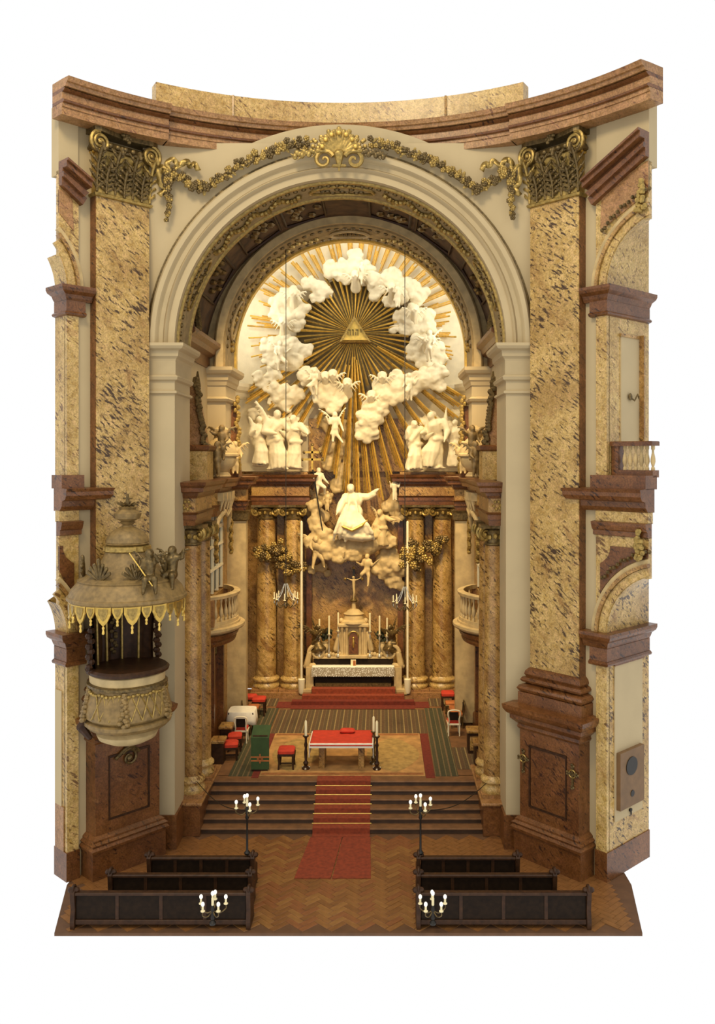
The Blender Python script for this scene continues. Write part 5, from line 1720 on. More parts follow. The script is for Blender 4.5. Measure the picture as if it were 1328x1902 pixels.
# dark kneeling angels at the altar ends
for sx, nm in ((-1, 'pulpit'), (1, 'loudspeaker')):
    m = MB()
    b_ = (sx * 1.62, 36.48, 2.6)
    J = body(m, b_, 1.6, -sx * .9, dict(hl=(.1, -.3, .75), hr=(-.1, -.3, .75), kl=(.1, -.2, .22), kr=(-.1, -.12, .2), fl=(.1, .12, .06), fr=(-.1, .12, .06), pelvis=(0, 0, .36), waist=(0, 0, .44), chest=(0, -.03, .58), neck=(0, -.05, .68), head=(0, -.09, .77), sl=(.115, -.02, .64), sr=(-.115, -.02, .64), el=(.15, -.14, .62), er=(-.15, -.14, .62)), True, 1.1)
    wing(m, J['chest'] + Vector((sx * .1, -.02, .1)), J['chest'] + Vector((sx * .78, -.28, .5)), (0, 0, 1), .55, 6)
    wing(m, J['chest'] + Vector((sx * .05, .08, .1)), J['chest'] + Vector((sx * .22, .05, .75)), (0, 0, 1), .5, 5)
    tag(sculpt('bronze_angel', m, .034, GDD, None, 2), 'dark bronze kneeling angel with raised wings on the altar, %s side' % nm, 'statue', 'bronze altar angels')
    vs_ = thing('altar_vase', (sx * 1.2, 36.5, 2.6), 'dark green bouquet in a pale vase on the altar, %s side' % nm, 'vase', 'altar bouquets')
    MB().lathe(sx * 1.2 - .02, 36.6, [(.1, 2.6), (.06, 2.68), (.16, 2.85), (.18, 3.0), (.12, 3.12), (.14, 3.18)], 14).build('vase', STY, vs_, True)
    m = MB()
    for i in range(26):
        a, rr, zz = random.uniform(0, 6.28), random.uniform(0, .24), random.uniform(0, .5)
        m.ell((sx * 1.2 + rr * cos(a), 36.62 + rr * .6 * sin(a), 3.2 + zz), (.08, .06, .08), None, 6, 4)
    m.build('bouquet', plain('dark_leaves', (.035, .04, .015), .7, var=.5, scale=12), vs_, True)

# ================================================================== SANCTUARY FLOOR: CARPETS AND FURNITURE
Zf = .9
def mat_rect(name, label, mt, x0, x1, y0, y1, z=Zf, th=.012, grp=None):
    return tag(MB().cbox(x0, x1, y0, y1, z, z + th, .004).build(name, mt), label, 'carpet', grp)
S1 = striped('striped_carpet', [(0, (.10, .054, .02)), (.4, (.135, .085, .03)), (.5, (.085, .052, .019)), (.86, (.26, .18, .065))], .29)
S2 = striped('green_striped_runner', [(0, (.05, .046, .016)), (.42, (.17, .12, .045)), (.5, (.065, .055, .019)), (.85, (.16, .10, .04))], .34)
mat_rect('striped_carpet', 'wide brown and gold striped carpet before the altar steps', S1, -2.92, 2.85, 31.5, 34.5)
rg = mat_rect('beige_rug', 'large beige and orange patterned rug under the altar table', RUG, -2.72, 2.55, 27.3, 31.5, Zf + .002, .02)
for k, (cx_, a_) in enumerate(((1.55, .85), (-1.75, .75))):
    MB().slab([(cx_ + a_ * cos(2 * pi * i / 28) * (1 + .06 * cos(8 * pi * i / 28)), 29.3 + 1.55 * sin(2 * pi * i / 28) * (1 + .06 * cos(8 * pi * i / 28))) for i in range(28)], Zf + .02, Zf + .025).build('rug_medallion', plain('rug_pale_motif', (.36, .25, .10), .95, var=.3, scale=5), rg)
for y0_, y1_ in ((27.36, 27.56), (31.25, 31.44)):
    MB().box(-2.66, 2.5, y0_, y1_, Zf + .02, Zf + .025).build('rug_border_band', plain('rug_rust_band', (.28, .12, .045), .95, var=.3, scale=8), rg)
mat_rect('carpet_border', 'narrow dark red carpet border right of the beige rug', REDD, 2.56, 2.85, 27.15, 31.5, Zf, .014)
mat_rect('carpet_border', 'narrow dark brown carpet border left of the beige rug', REDD, -2.95, -2.73, 27.15, 31.5, Zf, .014)
mat_rect('runner_carpet', 'green striped runner along the right side of the sanctuary', S2, 2.88, 3.6, 27.3, 34.7)
mat_rect('runner_carpet', 'green striped runner along the left side of the sanctuary', S2, -3.7, -2.97, 27.3, 34.7)
mat_rect('striped_carpet', 'small striped carpet left of the altar steps', S1, -4.0, -3.12, 35.0, 36.1)
mat_rect('striped_carpet', 'small striped carpet right of the altar steps', S1, 3.12, 4.0, 35.0, 36.1)
mat_rect('striped_carpet', 'small striped mat below the right hand stools', S1, 3.62, 4.4, 27.9, 30.0)

# red runner down the steps with brass rods
rn = thing('stair_runner', (0, 26.9, .9), 'bright red carpet runner down the middle of the sanctuary steps', 'carpet')
pts = [(27.3, .925), (26.885, .925), (26.885, .91)]
prof_ = []
for k in range(6)[::-1]:
    y0 = 25.2 + k * .34
    prof_ += [(y0 + .34 - .018, (k + 1) * .15), (y0 - .018, (k + 1) * .15), (y0 - .018, k * .15 + (.0 if k else .0))]
prof_ = [(27.3, .905)] + prof_ + [(24.95, 0.004)]
strip(rn, 'runner', REDC, -.86, .82, prof_, .014)
for k in range(1, 6):
    MB().tube([(-.9, 25.2 + k * .34 - .04, k * .15 + .025), (.86, 25.2 + k * .34 - .04, k * .15 + .025)], .014, 6).build('brass_rod', GOP, rn, True)
rug = thing('aisle_rug', (-.1, 23.7, 0), 'rust red trapezoid rug on the nave floor before the steps', 'carpet')
MB().slab([(-1.12, 22.5), (-.17, 22.5), (.02, 24.92), (-.9, 24.92)], .004, .022).build('rug_half', REDC, rug)
MB().slab([(-.13, 22.5), (.88, 22.5), (.84, 24.92), (.04, 24.92)], .004, .022).build('rug_half', REDC, rug)

# people's altar
ta = thing('altar_table', (-.14, 28.4, Zf), 'freestanding altar table with pale slab and two pillar legs', 'table')
MB().cbox(-1.12, .84, 27.75, 28.95, 1.68, 1.78, .015).build('table_top', STY, ta)
for x in (-.78, .5):
    MB().cbox(x - .1, x + .1, 27.95, 28.15, Zf + .02, 1.68, .02).build('leg', BM, ta)
    MB().cbox(x - .1, x + .1, 28.6, 28.8, Zf + .02, 1.68, .02).build('leg', BM, ta)
tcw = tag(MB().cbox(-1.17, .89, 27.7, 29.0, 1.77, 1.80, .01).box(-1.17, .89, 27.69, 27.705, 1.66, 1.79).box(-1.18, -1.165, 27.7, 29.0, 1.35, 1.79).box(.885, .9, 27.7, 29.0, 1.35, 1.79).build('altar_linen', WHC), 'white linen under the red cloth of the altar table', 'cloth')
m = MB()
v, f = [], []
nx, ny = 40, 14
for j in range(ny + 1):
    for i in range(nx + 1):
        x = -1.14 + 2.0 * i / nx
        y = 27.68 + 1.33 * j / ny
        z = 1.812 + .004 * sin(i * 1.3) * sin(j * 1.1)
        if j == 0:
            z = 1.735
            y = 27.672
        v.append((x, y, z))
for j in range(ny):
    for i in range(nx):
        b = j * (nx + 1) + i
        f.append((b, b + 1, b + nx + 2, b + nx + 1))
m.add(v, f)
o = m.build('red_tablecloth', RED, None, True)
so = o.modifiers.new('t', 'SOLIDIFY')
so.thickness = .012
so.offset = 1
tag(o, 'bright red cloth spread over the altar table', 'tablecloth')
def cushion(name, label, cx, cy, z0, wx, wy, h, mt=RED, grp=None):
    m = MB()
    n_ = 12
    v, f = [], []
    for sgn in (1, -1):
        for j in range(n_ + 1):
            for i in range(n_ + 1):
                u, w_ = i / n_ * 2 - 1, j / n_ * 2 - 1
                k = max(0, (1 - abs(u) ** 3) * (1 - abs(w_) ** 3)) ** .45
                v.append((cx + wx / 2 * u, cy + wy / 2 * w_, z0 + h / 2 + sgn * h / 2 * k))
    for s_ in (0, 1):
        o_ = s_ * (n_ + 1) ** 2
        for j in range(n_):
            for i in range(n_):
                b = o_ + j * (n_ + 1) + i
                f.append((b, b + 1, b + n_ + 2, b + n_ + 1))
    m.add(v, f)
    o = m.build(name, mt, None, True)
    tag(o, label, 'cushion', grp)
    return o
cushion('missal_cushion', 'red cushion at the back edge of the altar table', .02, 28.75, 1.825, .5, .3, .14)
# candle stands at the table ends
for px, y, lb in ((568, 27.9, 'left table end'), (694, 28.35, 'right table end, rear one'), (700, 27.85, 'right table end, front one')):
    x = PX(px, y)
    c = thing('candle_stand', (x, y, Zf + .02), 'dark floor candle stand with white candle at the ' + lb, 'candle stand', 'candle stands by the altar table')
    MB().lathe(x, y, [(.13, .92), (.13, .96), (.05, 1.02), (.09, 1.12), (.04, 1.2), (.055, 1.45), (.035, 1.6), (.06, 1.7), (.035, 1.8), (.04, 1.92), (.1, 1.98), (.1, 2.0)], 14).build('stand', PE if px != 694 else GDD, c, True)
    MB().lathe(x, y, [(.045, 2.0), (.042, 2.45), (.01, 2.5)], 10).build('candle', CAN, c, True)
    for i in range(3):
        a = 2 * pi * i / 3 + .5
        MB().ell((x + .12 * cos(a), y + .12 * sin(a), .955), .04, None, 8, 6).build('foot', SLV, c, True)
# stools
def stool(x, y, rz, label, w_=.5, h=.5, mt=PE, grp='red upholstered stools'):
    t = thing('stool', (x, y, Zf), label, 'stool', grp)
    c, s_ = cos(rz), sin(rz)
    xf_ = lambda a, b, z: (x + c * a - s_ * b, y + s_ * a + c * b, Zf + z)
    k = w_ / 2
    for a in (-1, 1):
        for b in (-1, 1):
            MB(xf_).tube([(a * k * .92, b * k * .92, 0.02), (a * k * .85, b * k * .85, h * .45), (a * k * .92, b * k * .92, h)], [.03, .035, .045], 7).build('leg', mt, t, True)
    MB(xf_).tube([(-k * .85, 0, h * .3), (k * .85, 0, h * .3)], .022, 6).build('stretcher', mt, t)
    MB(xf_).tube([(-k * .85, -k * .85, h * .3), (-k * .85, k * .85, h * .3)], .022, 6).build('stretcher', mt, t)
    MB(xf_).tube([(k * .85, -k * .85, h * .3), (k * .85, k * .85, h * .3)], .022, 6).build('stretcher', mt, t)
    MB(xf_).box(-k, k, -k, k, h - .05, h + .03).build('seat_rail', mt, t)
    m = MB(xf_)
    m.cbox(-k * 1.03, k * 1.03, -k * 1.03, k * 1.03, h + .03, h + .16, .045)
    m.build('seat_cushion', RED, t, True)
    return t
stool(PX(532, 28.0), 28.05, 0, 'dark wooden stool with red cushion standing alone beside the lectern', .52, .5)
stool(PX(428, 28.9), 28.9, .1, 'red cushioned stool in front of the white chair on the left', .5, .42)
stool(PX(436, 29.7), 29.75, .1, 'red cushioned stool half hidden behind the left hand stool', .46, .42)
stool(PX(480, 33.6), 33.8, 0, 'far red stool by the left altar columns', .5, .55)
stool(PX(458, 33.2), 34.3, 0, 'farthest red stool in the left corner by the columns', .45, .5)
stool(PX(833, 34.2), 34.6, 0, 'far red stool by the right altar columns', .5, .55)
def chair(x, y, rz, label, seat=RED, mt=WHP, grp='sanctuary chairs'):
    t = thing('chair', (x, y, Zf), label, 'chair', grp)
    c, s_ = cos(rz), sin(rz)
    xf_ = lambda a, b, z: (x + c * a - s_ * b, y + s_ * a + c * b, Zf + z)
    for a in (-1, 1):
        MB(xf_).tube([(a * .2, -.2, .02), (a * .18, -.19, .25), (a * .21, -.2, .45)], [.018, .024, .03], 7).build('leg', mt, t, True)
        MB(xf_).tube([(a * .2, .22, .02), (a * .2, .2, .45)], [.022, .03], 7).build('leg', mt, t, True)
    MB(xf_).cbox(-.24, .24, -.24, .24, .42, .48, .015).build('seat_rail', mt, t)
    MB(xf_).cbox(-.22, .22, -.22, .22, .48, .56, .03).build('seat_pad', seat, t, True)
    pp = [(-.2, .22, .45), (-.18, .25, .62), (-.22, .27, .8), (-.2, .28, .93), (-.08, .28, .97), (.08, .28, .97), (.2, .28, .93), (.22, .27, .8), (.18, .25, .62), (.2, .22, .45)]
    MB(xf_).tube(spline([xf_2 for xf_2 in pp], 36), .028, 7).build('back_frame', mt, t, True)
    MB(xf_).cbox(-.16, .16, .235, .265, .6, .9, .01).build('back_panel', DK, t)
    return t
chair(PX(443, 29.9), 30.6, pi, 'white framed chair with dark back panel on the left')
chair(PX(846, 30.6), 31.4, pi, 'white framed chair with dark back panel on the right')
for k, (px, y) in enumerate(((848, 32.3), (845, 33.0), (838, 33.7))):
    chair(PX(px, y), y, -pi / 2, 'orange padded chair in the right hand row, %s from the altar' % ('third', 'second', 'first')[k], ORG, GDD, 'right hand row of padded chairs')
for k, (px, y) in enumerate(((470, 32.9), (476, 33.4))):
    chair(PX(px - 4, y), y - .2, pi / 2, 'orange padded chair in the left hand row, %s the credence table' % ('next to', 'farther from')[k], ORG, GDD, 'left hand row of padded chairs')
# carved consoles along the right wall
for k, (px, y) in enumerate(((893, 28.3), (880, 29.6))):
    x = PX(px, y)
    t = thing('kneeler', (x, y, Zf), 'dark wooden kneeler box against the right wall, %s one' % ('nearer', 'farther')[k], 'kneeler', 'kneelers by the right wall')
    MB().cbox(x - .22, x + .22, y - .25, y + .25, Zf, Zf + .72, .03).build('body', PE, t)
    MB().cbox(x - .26, x + .26, y - .3, y + .3, Zf + .72, Zf + .8, .02).build('top', BM, t)
    MB().box(x - .16, x + .16, y - .265, y - .25, Zf + .12, Zf + .6).build('front_panel', BM, t)
for k, y in enumerate((28.6, 30.1)):
    x = -4.25
    t = thing('kneeler', (x, y, Zf), 'dark wooden kneeler box against the left wall, %s one' % ('nearer', 'farther')[k], 'kneeler', 'kneelers by the left wall')
    MB().cbox(x - .2, x + .2, y - .25, y + .25, Zf, Zf + .7, .03).build('body', PE, t)
    MB().cbox(x - .24, x + .24, y - .3, y + .3, Zf + .7, Zf + .78, .02).build('top', BM, t)
# lectern with green cloth
lx_, ly = PX(484, 27.8), 27.7
le = thing('lectern', (lx_, ly, Zf), 'lectern hung with green cloth and orange braid beside the steps', 'lectern')
MB().box(lx_ - .24, lx_ + .24, ly + .02, ly + .4, Zf + .02, Zf + 1.15).build('stand', PE, le)
m = MB()
m.add([(lx_ - .29, ly - .02, 2.0), (lx_ + .29, ly - .02, 2.0), (lx_ + .29, ly + .5, 2.25), (lx_ - .29, ly + .5, 2.25), (lx_ - .29, ly - .02, 1.96), (lx_ + .29, ly - .02, 1.96), (lx_ + .29, ly + .5, 2.2), (lx_ - .29, ly + .5, 2.2)], [(0, 1, 2, 3), (4, 7, 6, 5), (0, 4, 5, 1), (1, 5, 6, 2), (2, 6, 7, 3), (3, 7, 4, 0)])
m.build('desk', GRN, le)
MB().box(lx_ - .29, lx_ + .29, ly - .03, ly - .01, .98, 2.0).build('cloth_front', GRN, le)
for z in (1.24, 1.36):
    MB().box(lx_ - .29, lx_ + .29, ly - .038, ly - .028, z, z + .04).build('braid', ORG, le)
m = MB().box(lx_ - .02, lx_ + .02, ly - .04, ly - .03, 1.18, 1.48).box(lx_ - .1, lx_ + .1, ly - .04, ly - .03, 1.3, 1.34)
m.build('cross_emblem', ORG, le)
# credence table with white cloth
cx0, cy0 = PX(455, 32.2), 31.6
ct_ = thing('credence_table', (cx0, cy0, Zf), 'small side table on the left of the sanctuary', 'table')
for a in (-1, 1):
    for b in (-1, 1):
        MB().tube([(cx0 + a * .34, cy0 + b * .3, .92), (cx0 + a * .3, cy0 + b * .27, 1.3), (cx0 + a * .36, cy0 + b * .31, 1.7)], [.03, .04, .05], 7).build('leg', GDD, ct_, True)
MB().cbox(cx0 - .46, cx0 + .46, cy0 - .4, cy0 + .4, 1.68, 1.76, .02).build('table_top', PE, ct_)
m = MB()
v, f = [], []
N = 48
for ring_, (k, z) in enumerate(((1.0, 1.775), (1.04, 1.75), (1.1, 1.5), (1.14, 1.3))):
    for i in range(N):
        a = 2 * pi * i / N
        q = (abs(cos(a)) ** 6 + abs(sin(a)) ** 6) ** (-1 / 6)
        fold = 1 + (.03 * sin(a * 9) * ring_ / 3)
        v.append((cx0 + .48 * q * cos(a) * k * fold, cy0 + .42 * q * sin(a) * k * fold, z + (.06 * sin(a * 4) if ring_ == 3 else 0)))
f.append(list(range(N)))
for k in range(3):
    for i in range(N):
        j = (i + 1) % N
        f.append((k * N + i, k * N + j, (k + 1) * N + j, (k + 1) * N + i))
m.add(v, f)
o = m.build('white_tablecloth', WHC, None, True)
so = o.modifiers.new('t', 'SOLIDIFY')
so.thickness = .008
tag(o, 'white cloth draped over the small side table', 'tablecloth')

# ================================================================== NAVE: PEWS, CANDELABRA, ROPE
def pew(x0, x1, y, label, aisle):
    t = thing('pew', ((x0 + x1) / 2, y + .2, 0), label, 'pew', 'dark wooden pews in the nave')
    MB().cbox(x0 + .06, x1 - .06, y - .02, y + .04, .12, .8, .01).build('back_panel', DK, t)
    MB().cbox(x0 + .04, x1 - .04, y - .1, y + .06, .79, .85, .02).build('top_rail', PE, t)
    MB().cbox(x0 + .05, x1 - .05, y - .06, y + .05, .1, .2, .01).build('bottom_rail', PE, t)
    MB().cbox(x0 + .06, x1 - .06, y + .04, y + .46, .38, .43, .015).build('seat', PE, t)
    n_ = 4
    for i in range(1, n_):
        xx = x0 + (x1 - x0) * i / n_
        MB().box(xx - .04, xx + .04, y - .035, y - .015, .2, .8).build('stile', PE, t)
    for xx in (x0, x1):
        m = MB()
        prof = [(y - a_, b_ * .85) for a_, b_ in ((.1, 0), (.12, .2), (.06, .5), (.1, .8), (.12, .98), (.06, 1.08), (-.06, 1.08), (-.12, 1.0), (-.1, .82), (-.22, .66), (-.42, .6), (-.5, .5), (-.46, .3), (-.52, 0))]
        nn = len(prof)
        v = [(xx - .05, a, z) for a, z in prof] + [(xx + .05, a, z) for a, z in prof]
        m.add(v, [list(range(nn)), list(range(2 * nn - 1, nn - 1, -1))] + [(i, (i + 1) % nn, nn + (i + 1) % nn, nn + i) for i in range(nn)])
        e = m.build('end_panel', PE, t)
        m = MB()
        m.spiral((xx, y + .0, 0.88), .1, 1.4, .04, (0, 1, 0), (0, 0, 1), 24, 1, 0, 6)
        m.cap((xx - .07, y, .88), (xx + .07, y, .88), .07)
        m.build('end_scroll', PE, t, True)
    return t
pew(-4.75, -2.12, 21.95, 'shortest front dark pew on the pulpit side, nearest the steps', 1)
pew(-5.45, -2.04, 21.04, 'second dark pew on the pulpit side', 1)
pew(-6.05, -1.95, 20.17, 'longest rear dark pew on the pulpit side', 1)
pew(2.1, 4.62, 21.95, 'shortest front dark pew on the loudspeaker side, nearest the steps', -1)
pew(2.06, 5.38, 21.04, 'second dark pew on the loudspeaker side', -1)
pew(2.02, 6.0, 20.17, 'longest rear dark pew on the loudspeaker side', -1)

def candelabrum(x, y, z0, zc, label, nb, rad):
    t = thing('pew_candelabrum', (x, y, z0), label, 'candelabrum', 'electric candelabra on the pews')
    MB().lathe(x, y, [(.07, z0), (.08, z0 + .04), (.03, z0 + .1), (.022, zc - .35), (.05, zc - .3), (.03, zc - .2), (.05, zc - .1), (.03, zc)], 10).build('stem', BK, t, True)
    for i in range(nb):
        a = 2 * pi * (i + .25) / nb
        ex, ey = x + rad * cos(a), y + rad * sin(a)
        arm = MB().tube(spline([(x, y, zc - .12), (x + rad * .5 * cos(a), y + rad * .5 * sin(a), zc - .2), (ex, ey, zc - .12), (ex, ey, zc - .02)], 10), .014, 6).build('arm', GDD, t, True)
        MB().lathe(ex, ey, [(.05, zc - .02), (.05, zc), (.025, zc + .01), (.025, zc + .1)], 10).build('candle_sleeve', CAN, arm, True)
        MB().ell((ex, ey, zc + .145), (.042, .042, .055), None, 10, 8).build('bulb', BUL, arm, True)
    MB().lathe(x, y, [(.03, zc), (.03, zc + .16), (.025, zc + .17), (.025, zc + .22)], 10).build('candle_sleeve', CAN, t, True)
    MB().ell((x, y, zc + .27), (.042, .042, .055), None, 10, 8).build('bulb', BUL, t, True)
    return t
candelabrum(PX(459, 21.95), 21.95, .9, 2.12, 'tall dark candelabrum with white bulbs on the front left pew', 4, .28)
candelabrum(PX(781, 21.95), 21.95, .9, 2.12, 'tall dark candelabrum with white bulbs on the front right pew', 4, .28)
for px, lb in ((395, 'left'), (804, 'right')):
    yy = 19.75
    t = candelabrum(PX(px, yy), yy, .3, .74, 'short candelabrum with six bulbs low behind the rear %s pew' % lb, 5, .3)
    MB().box(PX(px, yy) - .03, PX(px, yy) + .03, yy, 20.16, .36, .42).build('bracket', BK, t)
for x0, x1, lb in ((PX(785, 21.95), 4.2, 'right'), (-4.2, PX(459, 21.95), 'left')):
    a, b = ((x0, 21.95, 2.02), (x1, 25.0, 1.55)) if lb == 'right' else ((x0, 25.0, 1.6), (x1, 21.95, 2.02))
    pts = [Vector(a).lerp(Vector(b), i / 20) - Vector((0, 0, .25 * sin(pi * i / 20))) for i in range(21)]
    tag(MB().tube(pts, .012, 5).build('cable', BK, None, True), 'thin dark cable slung from the %s candelabrum to the steps' % lb, 'cable', 'cables to the candelabra')

# ================================================================== HANGING CHANDELIERS
for px, pyt, pyc, lb in ((531, 392, 1112, 'left'), (752, 392, 1118, 'right')):
    y = 31.2
    x = PX(px, y)
    zc = PZ(pyc, y)
    t = thing('crystal_chandelier', (x, y, zc), 'small crystal chandelier on a long cable, %s of the altar' % lb, 'chandelier', 'chandeliers before the altar')
    MB().tube([(x, y, zc + .7), (x, y, ZI + math.sqrt(max(.1, 4.36 ** 2 - x * x)))], .014, 5).build('cable', BK, t)
    MB().lathe(x, y, [(.02, zc - .35), (.07, zc - .28), (.03, zc - .15), (.09, zc), (.03, zc + .15), (.05, zc + .4), (.02, zc + .7)], 10).build('stem', GDD, t, True)
    for i in range(8):
        a = 2 * pi * i / 8
        q = [(x, y, zc - .1), (x + .22 * cos(a), y + .22 * sin(a), zc - .3), (x + .42 * cos(a), y + .42 * sin(a), zc - .15), (x + .42 * cos(a), y + .42 * sin(a), zc)]
        arm = MB().tube(spline(q, 10), .014, 5).build('arm', GDD, t, True)
        MB().lathe(x + .42 * cos(a), y + .42 * sin(a), [(.05, zc), (.05, zc + .015), (.022, zc + .02), (.02, zc + .22), (.004, zc + .25)], 8).build('candle', CAN, arm, True)
        MB().ell((x + .42 * cos(a), y + .42 * sin(a), zc - .12), (.02, .02, .06), None, 6, 5).build('crystal_drop', CRY, arm, True)
        MB().tube(spline([(x + .05 * cos(a), y + .05 * sin(a), zc + .55), (x + .2 * cos(a), y + .2 * sin(a), zc + .2), (x + .4 * cos(a), y + .4 * sin(a), zc - .02)], 8), .012, 4).build('crystal_chain', CRY, t, True)

# ================================================================== PULPIT
pxc, pyc = -5.4, 22.25
ptub = lambda x, y, z: (x, y, 3.62 + (z - 3.72) * .87)
pcan = lambda x, y, z: (x, y, 7.36 + (z - 7.12) * .815)
pu = thing('pulpit', (pxc, pyc, 3.5), 'ornate bronze brown pulpit tub with lattice carving on the left pilaster', 'pulpit')
wv = lambda a, z: 1 + .02 * cos(a * 4)
MB(ptub).lathe(pxc, pyc, [(.15, 3.72), (.5, 3.82), (.72, 3.95), (.78, 4.1), (.7, 4.2)], 40).build('bowl', GO if False else STY, pu, True)
MB(ptub).lathe(pxc, pyc, [(.7, 4.2), (.98, 4.3), (1.08, 4.42), (1.08, 4.52), (1.0, 4.58)], 48, wob=wv).build('lower_torus', BR, pu, True)
MB(ptub).lathe(pxc, pyc, [(1.0, 4.58), (1.08, 4.66), (1.09, 4.8), (1.04, 5.1), (.97, 5.35), (.93, 5.5)], 48, wob=wv).build('belly', BR, pu, True)
MB(ptub).lathe(pxc, pyc, [(.93, 5.5), (1.0, 5.53), (1.0, 5.6), (.93, 5.64)], 48, wob=wv).build('dark_band', GDD, pu, True)
MB(ptub).lathe(pxc, pyc, [(.93, 5.64), (.94, 5.86), (.92, 5.88)], 48, wob=wv).build('rail_band', STY, pu, True)
MB(ptub).lathe(pxc, pyc, [(.92, 5.88), (1.02, 5.92), (1.04, 6.0), (.98, 6.06), (.9, 6.06)], 48, wob=wv).build('handrail', PE, pu, True)
# lattice on the belly
def belly(a, z):
    rr = 1.09 - (z - 4.75) * .2
    return (pxc + rr * cos(a) * 1.01, pyc + rr * sin(a) * 1.01, z)
m = MB(ptub)
for i in range(14):
    a = R(-125 + i * 14)
    m.tube([belly(a + k * .028, 4.72 + .68 * k / 8) for k in range(9)], .018, 4)
    m.tube([belly(a + .25 - k * .028, 4.72 + .68 * k / 8) for k in range(9)], .018, 4)
m.build('lattice', GD, pu, True)
for a in (R(-150), R(-78), R(-10)):
    m = MB(ptub)
    for i in range(20):
        u = i / 19
        p = belly(a + .08 * sin(i * 2.3) * (1.2 - u), 4.6 + .85 * u)
        m.ell(p, (.08, .08, .07), None, 6, 4)
    m.build('acanthus_drop', BR, pu, True)
m = MB(ptub)
for i in range(30):
    a = R(-170 + 190 * i / 29)
    m.ell(belly(a, 5.43 - .05 * abs(sin(i * .75))), (.06, .06, .05), None, 6, 4)
m.build('rim_swags', GD, pu, True)
# side scroll bracket and the emblem below
m = MB(ptub)
m.chain([(pxc - .95, pyc - .35, 4.6), (pxc - 1.05, pyc - .4, 4.35), (pxc - .85, pyc - .4, 4.05)], [.1, .13, .08], 7)
m.build('side_scroll', PE, pu, True)
m = MB()
ec = Vector((-5.32, 22.9, 3.25))
fwd = Vector((.732, -.681, 0))
al_ = Vector((.681, .732, 0))
e0 = Vector(diag(-1)(.76, .56, 2.95))
tt = Vector((-UX, UY, 0))
m.spiral(e0, .24, 1.5, .05, tt, (0, 0, 1), 30, 1, .6, 6)
m.tube(spline([e0 + tt * -.3 + Vector((0, 0, .1)), e0 + tt * .0 + Vector((0, 0, .3)), e0 + tt * .42 + Vector((0, 0, .05))], 12), .05, 6)
m.ell(e0, .09)
tag(m.build('pedestal_emblem', GDD, None, True), 'dark gilt scrollwork emblem on the pedestal below the pulpit', 'emblem')
# back wall of the pulpit with hangings
bk = pu
cb = Vector((pxc, pyc, 0))
nv = Vector((.732, -.681, 0))
def backp(a, r, z):
    d = Vector((-.732 * cos(a) - .681 * sin(a), .681 * cos(a) - .732 * sin(a), 0))
    return cb + d * r + Vector((0, 0, z))
n_ = 24
m = MB(ptub)
v = []
for z, r in ((5.9, .82), (6.6, .8), (7.5, .86), (7.85, 1.0)):
    for i in range(n_ + 1):
        a = R(-78 + 156 * i / n_)
        v.append(backp(a, r + .02 * sin(i * 2.2), z))
for z, r in ((5.9, .9), (6.6, .88), (7.5, .94), (7.85, 1.08)):
    for i in range(n_ + 1):
        a = R(-78 + 156 * i / n_)
        v.append(backp(a, r + .02 * sin(i * 2.2), z))
f = []
W_ = n_ + 1
for blk in (0, 4):
    for k in range(3):
        for i in range(n_):
            b = (blk + k) * W_ + i
            f.append((b, b + 1, b + W_ + 1, b + W_))
m.add(v, f)
m.build('back_shell', PE, bk, True)
for k, a in enumerate((-52, -20, 12, 44)):
    m = MB(ptub)
    p0, p1 = backp(R(a), .76, 5.95), backp(R(a), .8, 7.7)
    m.tube([p0, p0.lerp(p1, .5), p1], .035, 6)
    m.build('back_rib', GD, bk, True)
m = MB(ptub)
for i in range(12):
    m.ell(backp(R(-4) + .1 * sin(i * 2), .76, 6.3 + i * .09), (.06, .06, .07), None, 6, 4)
m.build('back_carving', GDD, bk, True)
for a in (-82, 82):
    m = MB(ptub)
    for i in range(9):
        p = backp(R(a), .95 + .06 * (i % 2), 6.0 + .15 * i)
        m.ell(p, (.1, .1, .1), None, 6, 4)
    m.build('drapery_edge', PE, bk, True)
# sounding board
sb_ = thing('pulpit_canopy', (pxc, pyc, 7.36), 'tiered bronze brown pulpit canopy with tasselled lambrequins and urn finial', 'canopy')
MB(pcan).lathe(pxc, pyc, [(1.3, 7.12), (1.44, 7.12), (1.5, 7.18), (1.5, 7.26), (1.46, 7.3)], 56).build('rim', BR, sb_, True)
MB(pcan).lathe(pxc, pyc, [(1.46, 7.3), (1.38, 7.5), (1.22, 7.72)], 56).build('skirt', BR, sb_, True)
MB(pcan).lathe(pxc, pyc, [(1.22, 7.72), (1.24, 7.76), (1.2, 7.8)], 56).build('skirt_moulding', BR, sb_, True)
MB(pcan).lathe(pxc, pyc, [(1.2, 7.8), (.9, 8.02), (.68, 8.3), (.58, 8.5), (.56, 8.62)], 48).build('bell_roof', BR, sb_, True)
MB(pcan).lathe(pxc, pyc, [(.56, 8.62), (.6, 8.66), (.58, 8.8), (.5, 8.84)], 40, wob=lambda a, z: 1 + .03 * sin(a * 18)).build('lattice_drum', GD, sb_, True)
MB(pcan).lathe(pxc, pyc, [(.52, 8.84), (.56, 8.88), (.52, 8.92)], 40).build('drum_moulding', BR, sb_, True)
MB(pcan).lathe(pxc, pyc, [(.52, 8.92), (.5, 9.05), (.4, 9.22), (.26, 9.34), (.16, 9.4)], 40, wob=lambda a, z: 1 + .05 * abs(sin(a * 7))).build('gadrooned_dome', BR, sb_, True)
MB(pcan).lathe(pxc, pyc, [(.16, 9.4), (.12, 9.46), (.2, 9.54), (.16, 9.58), (.3, 9.66), (.34, 9.82), (.3, 9.86), (.2, 9.96), (.24, 10.02), (.1, 10.06)], 28, wob=lambda a, z: 1 + .04 * sin(a * 9)).build('urn', BR, sb_, True)
m = MB(pcan)
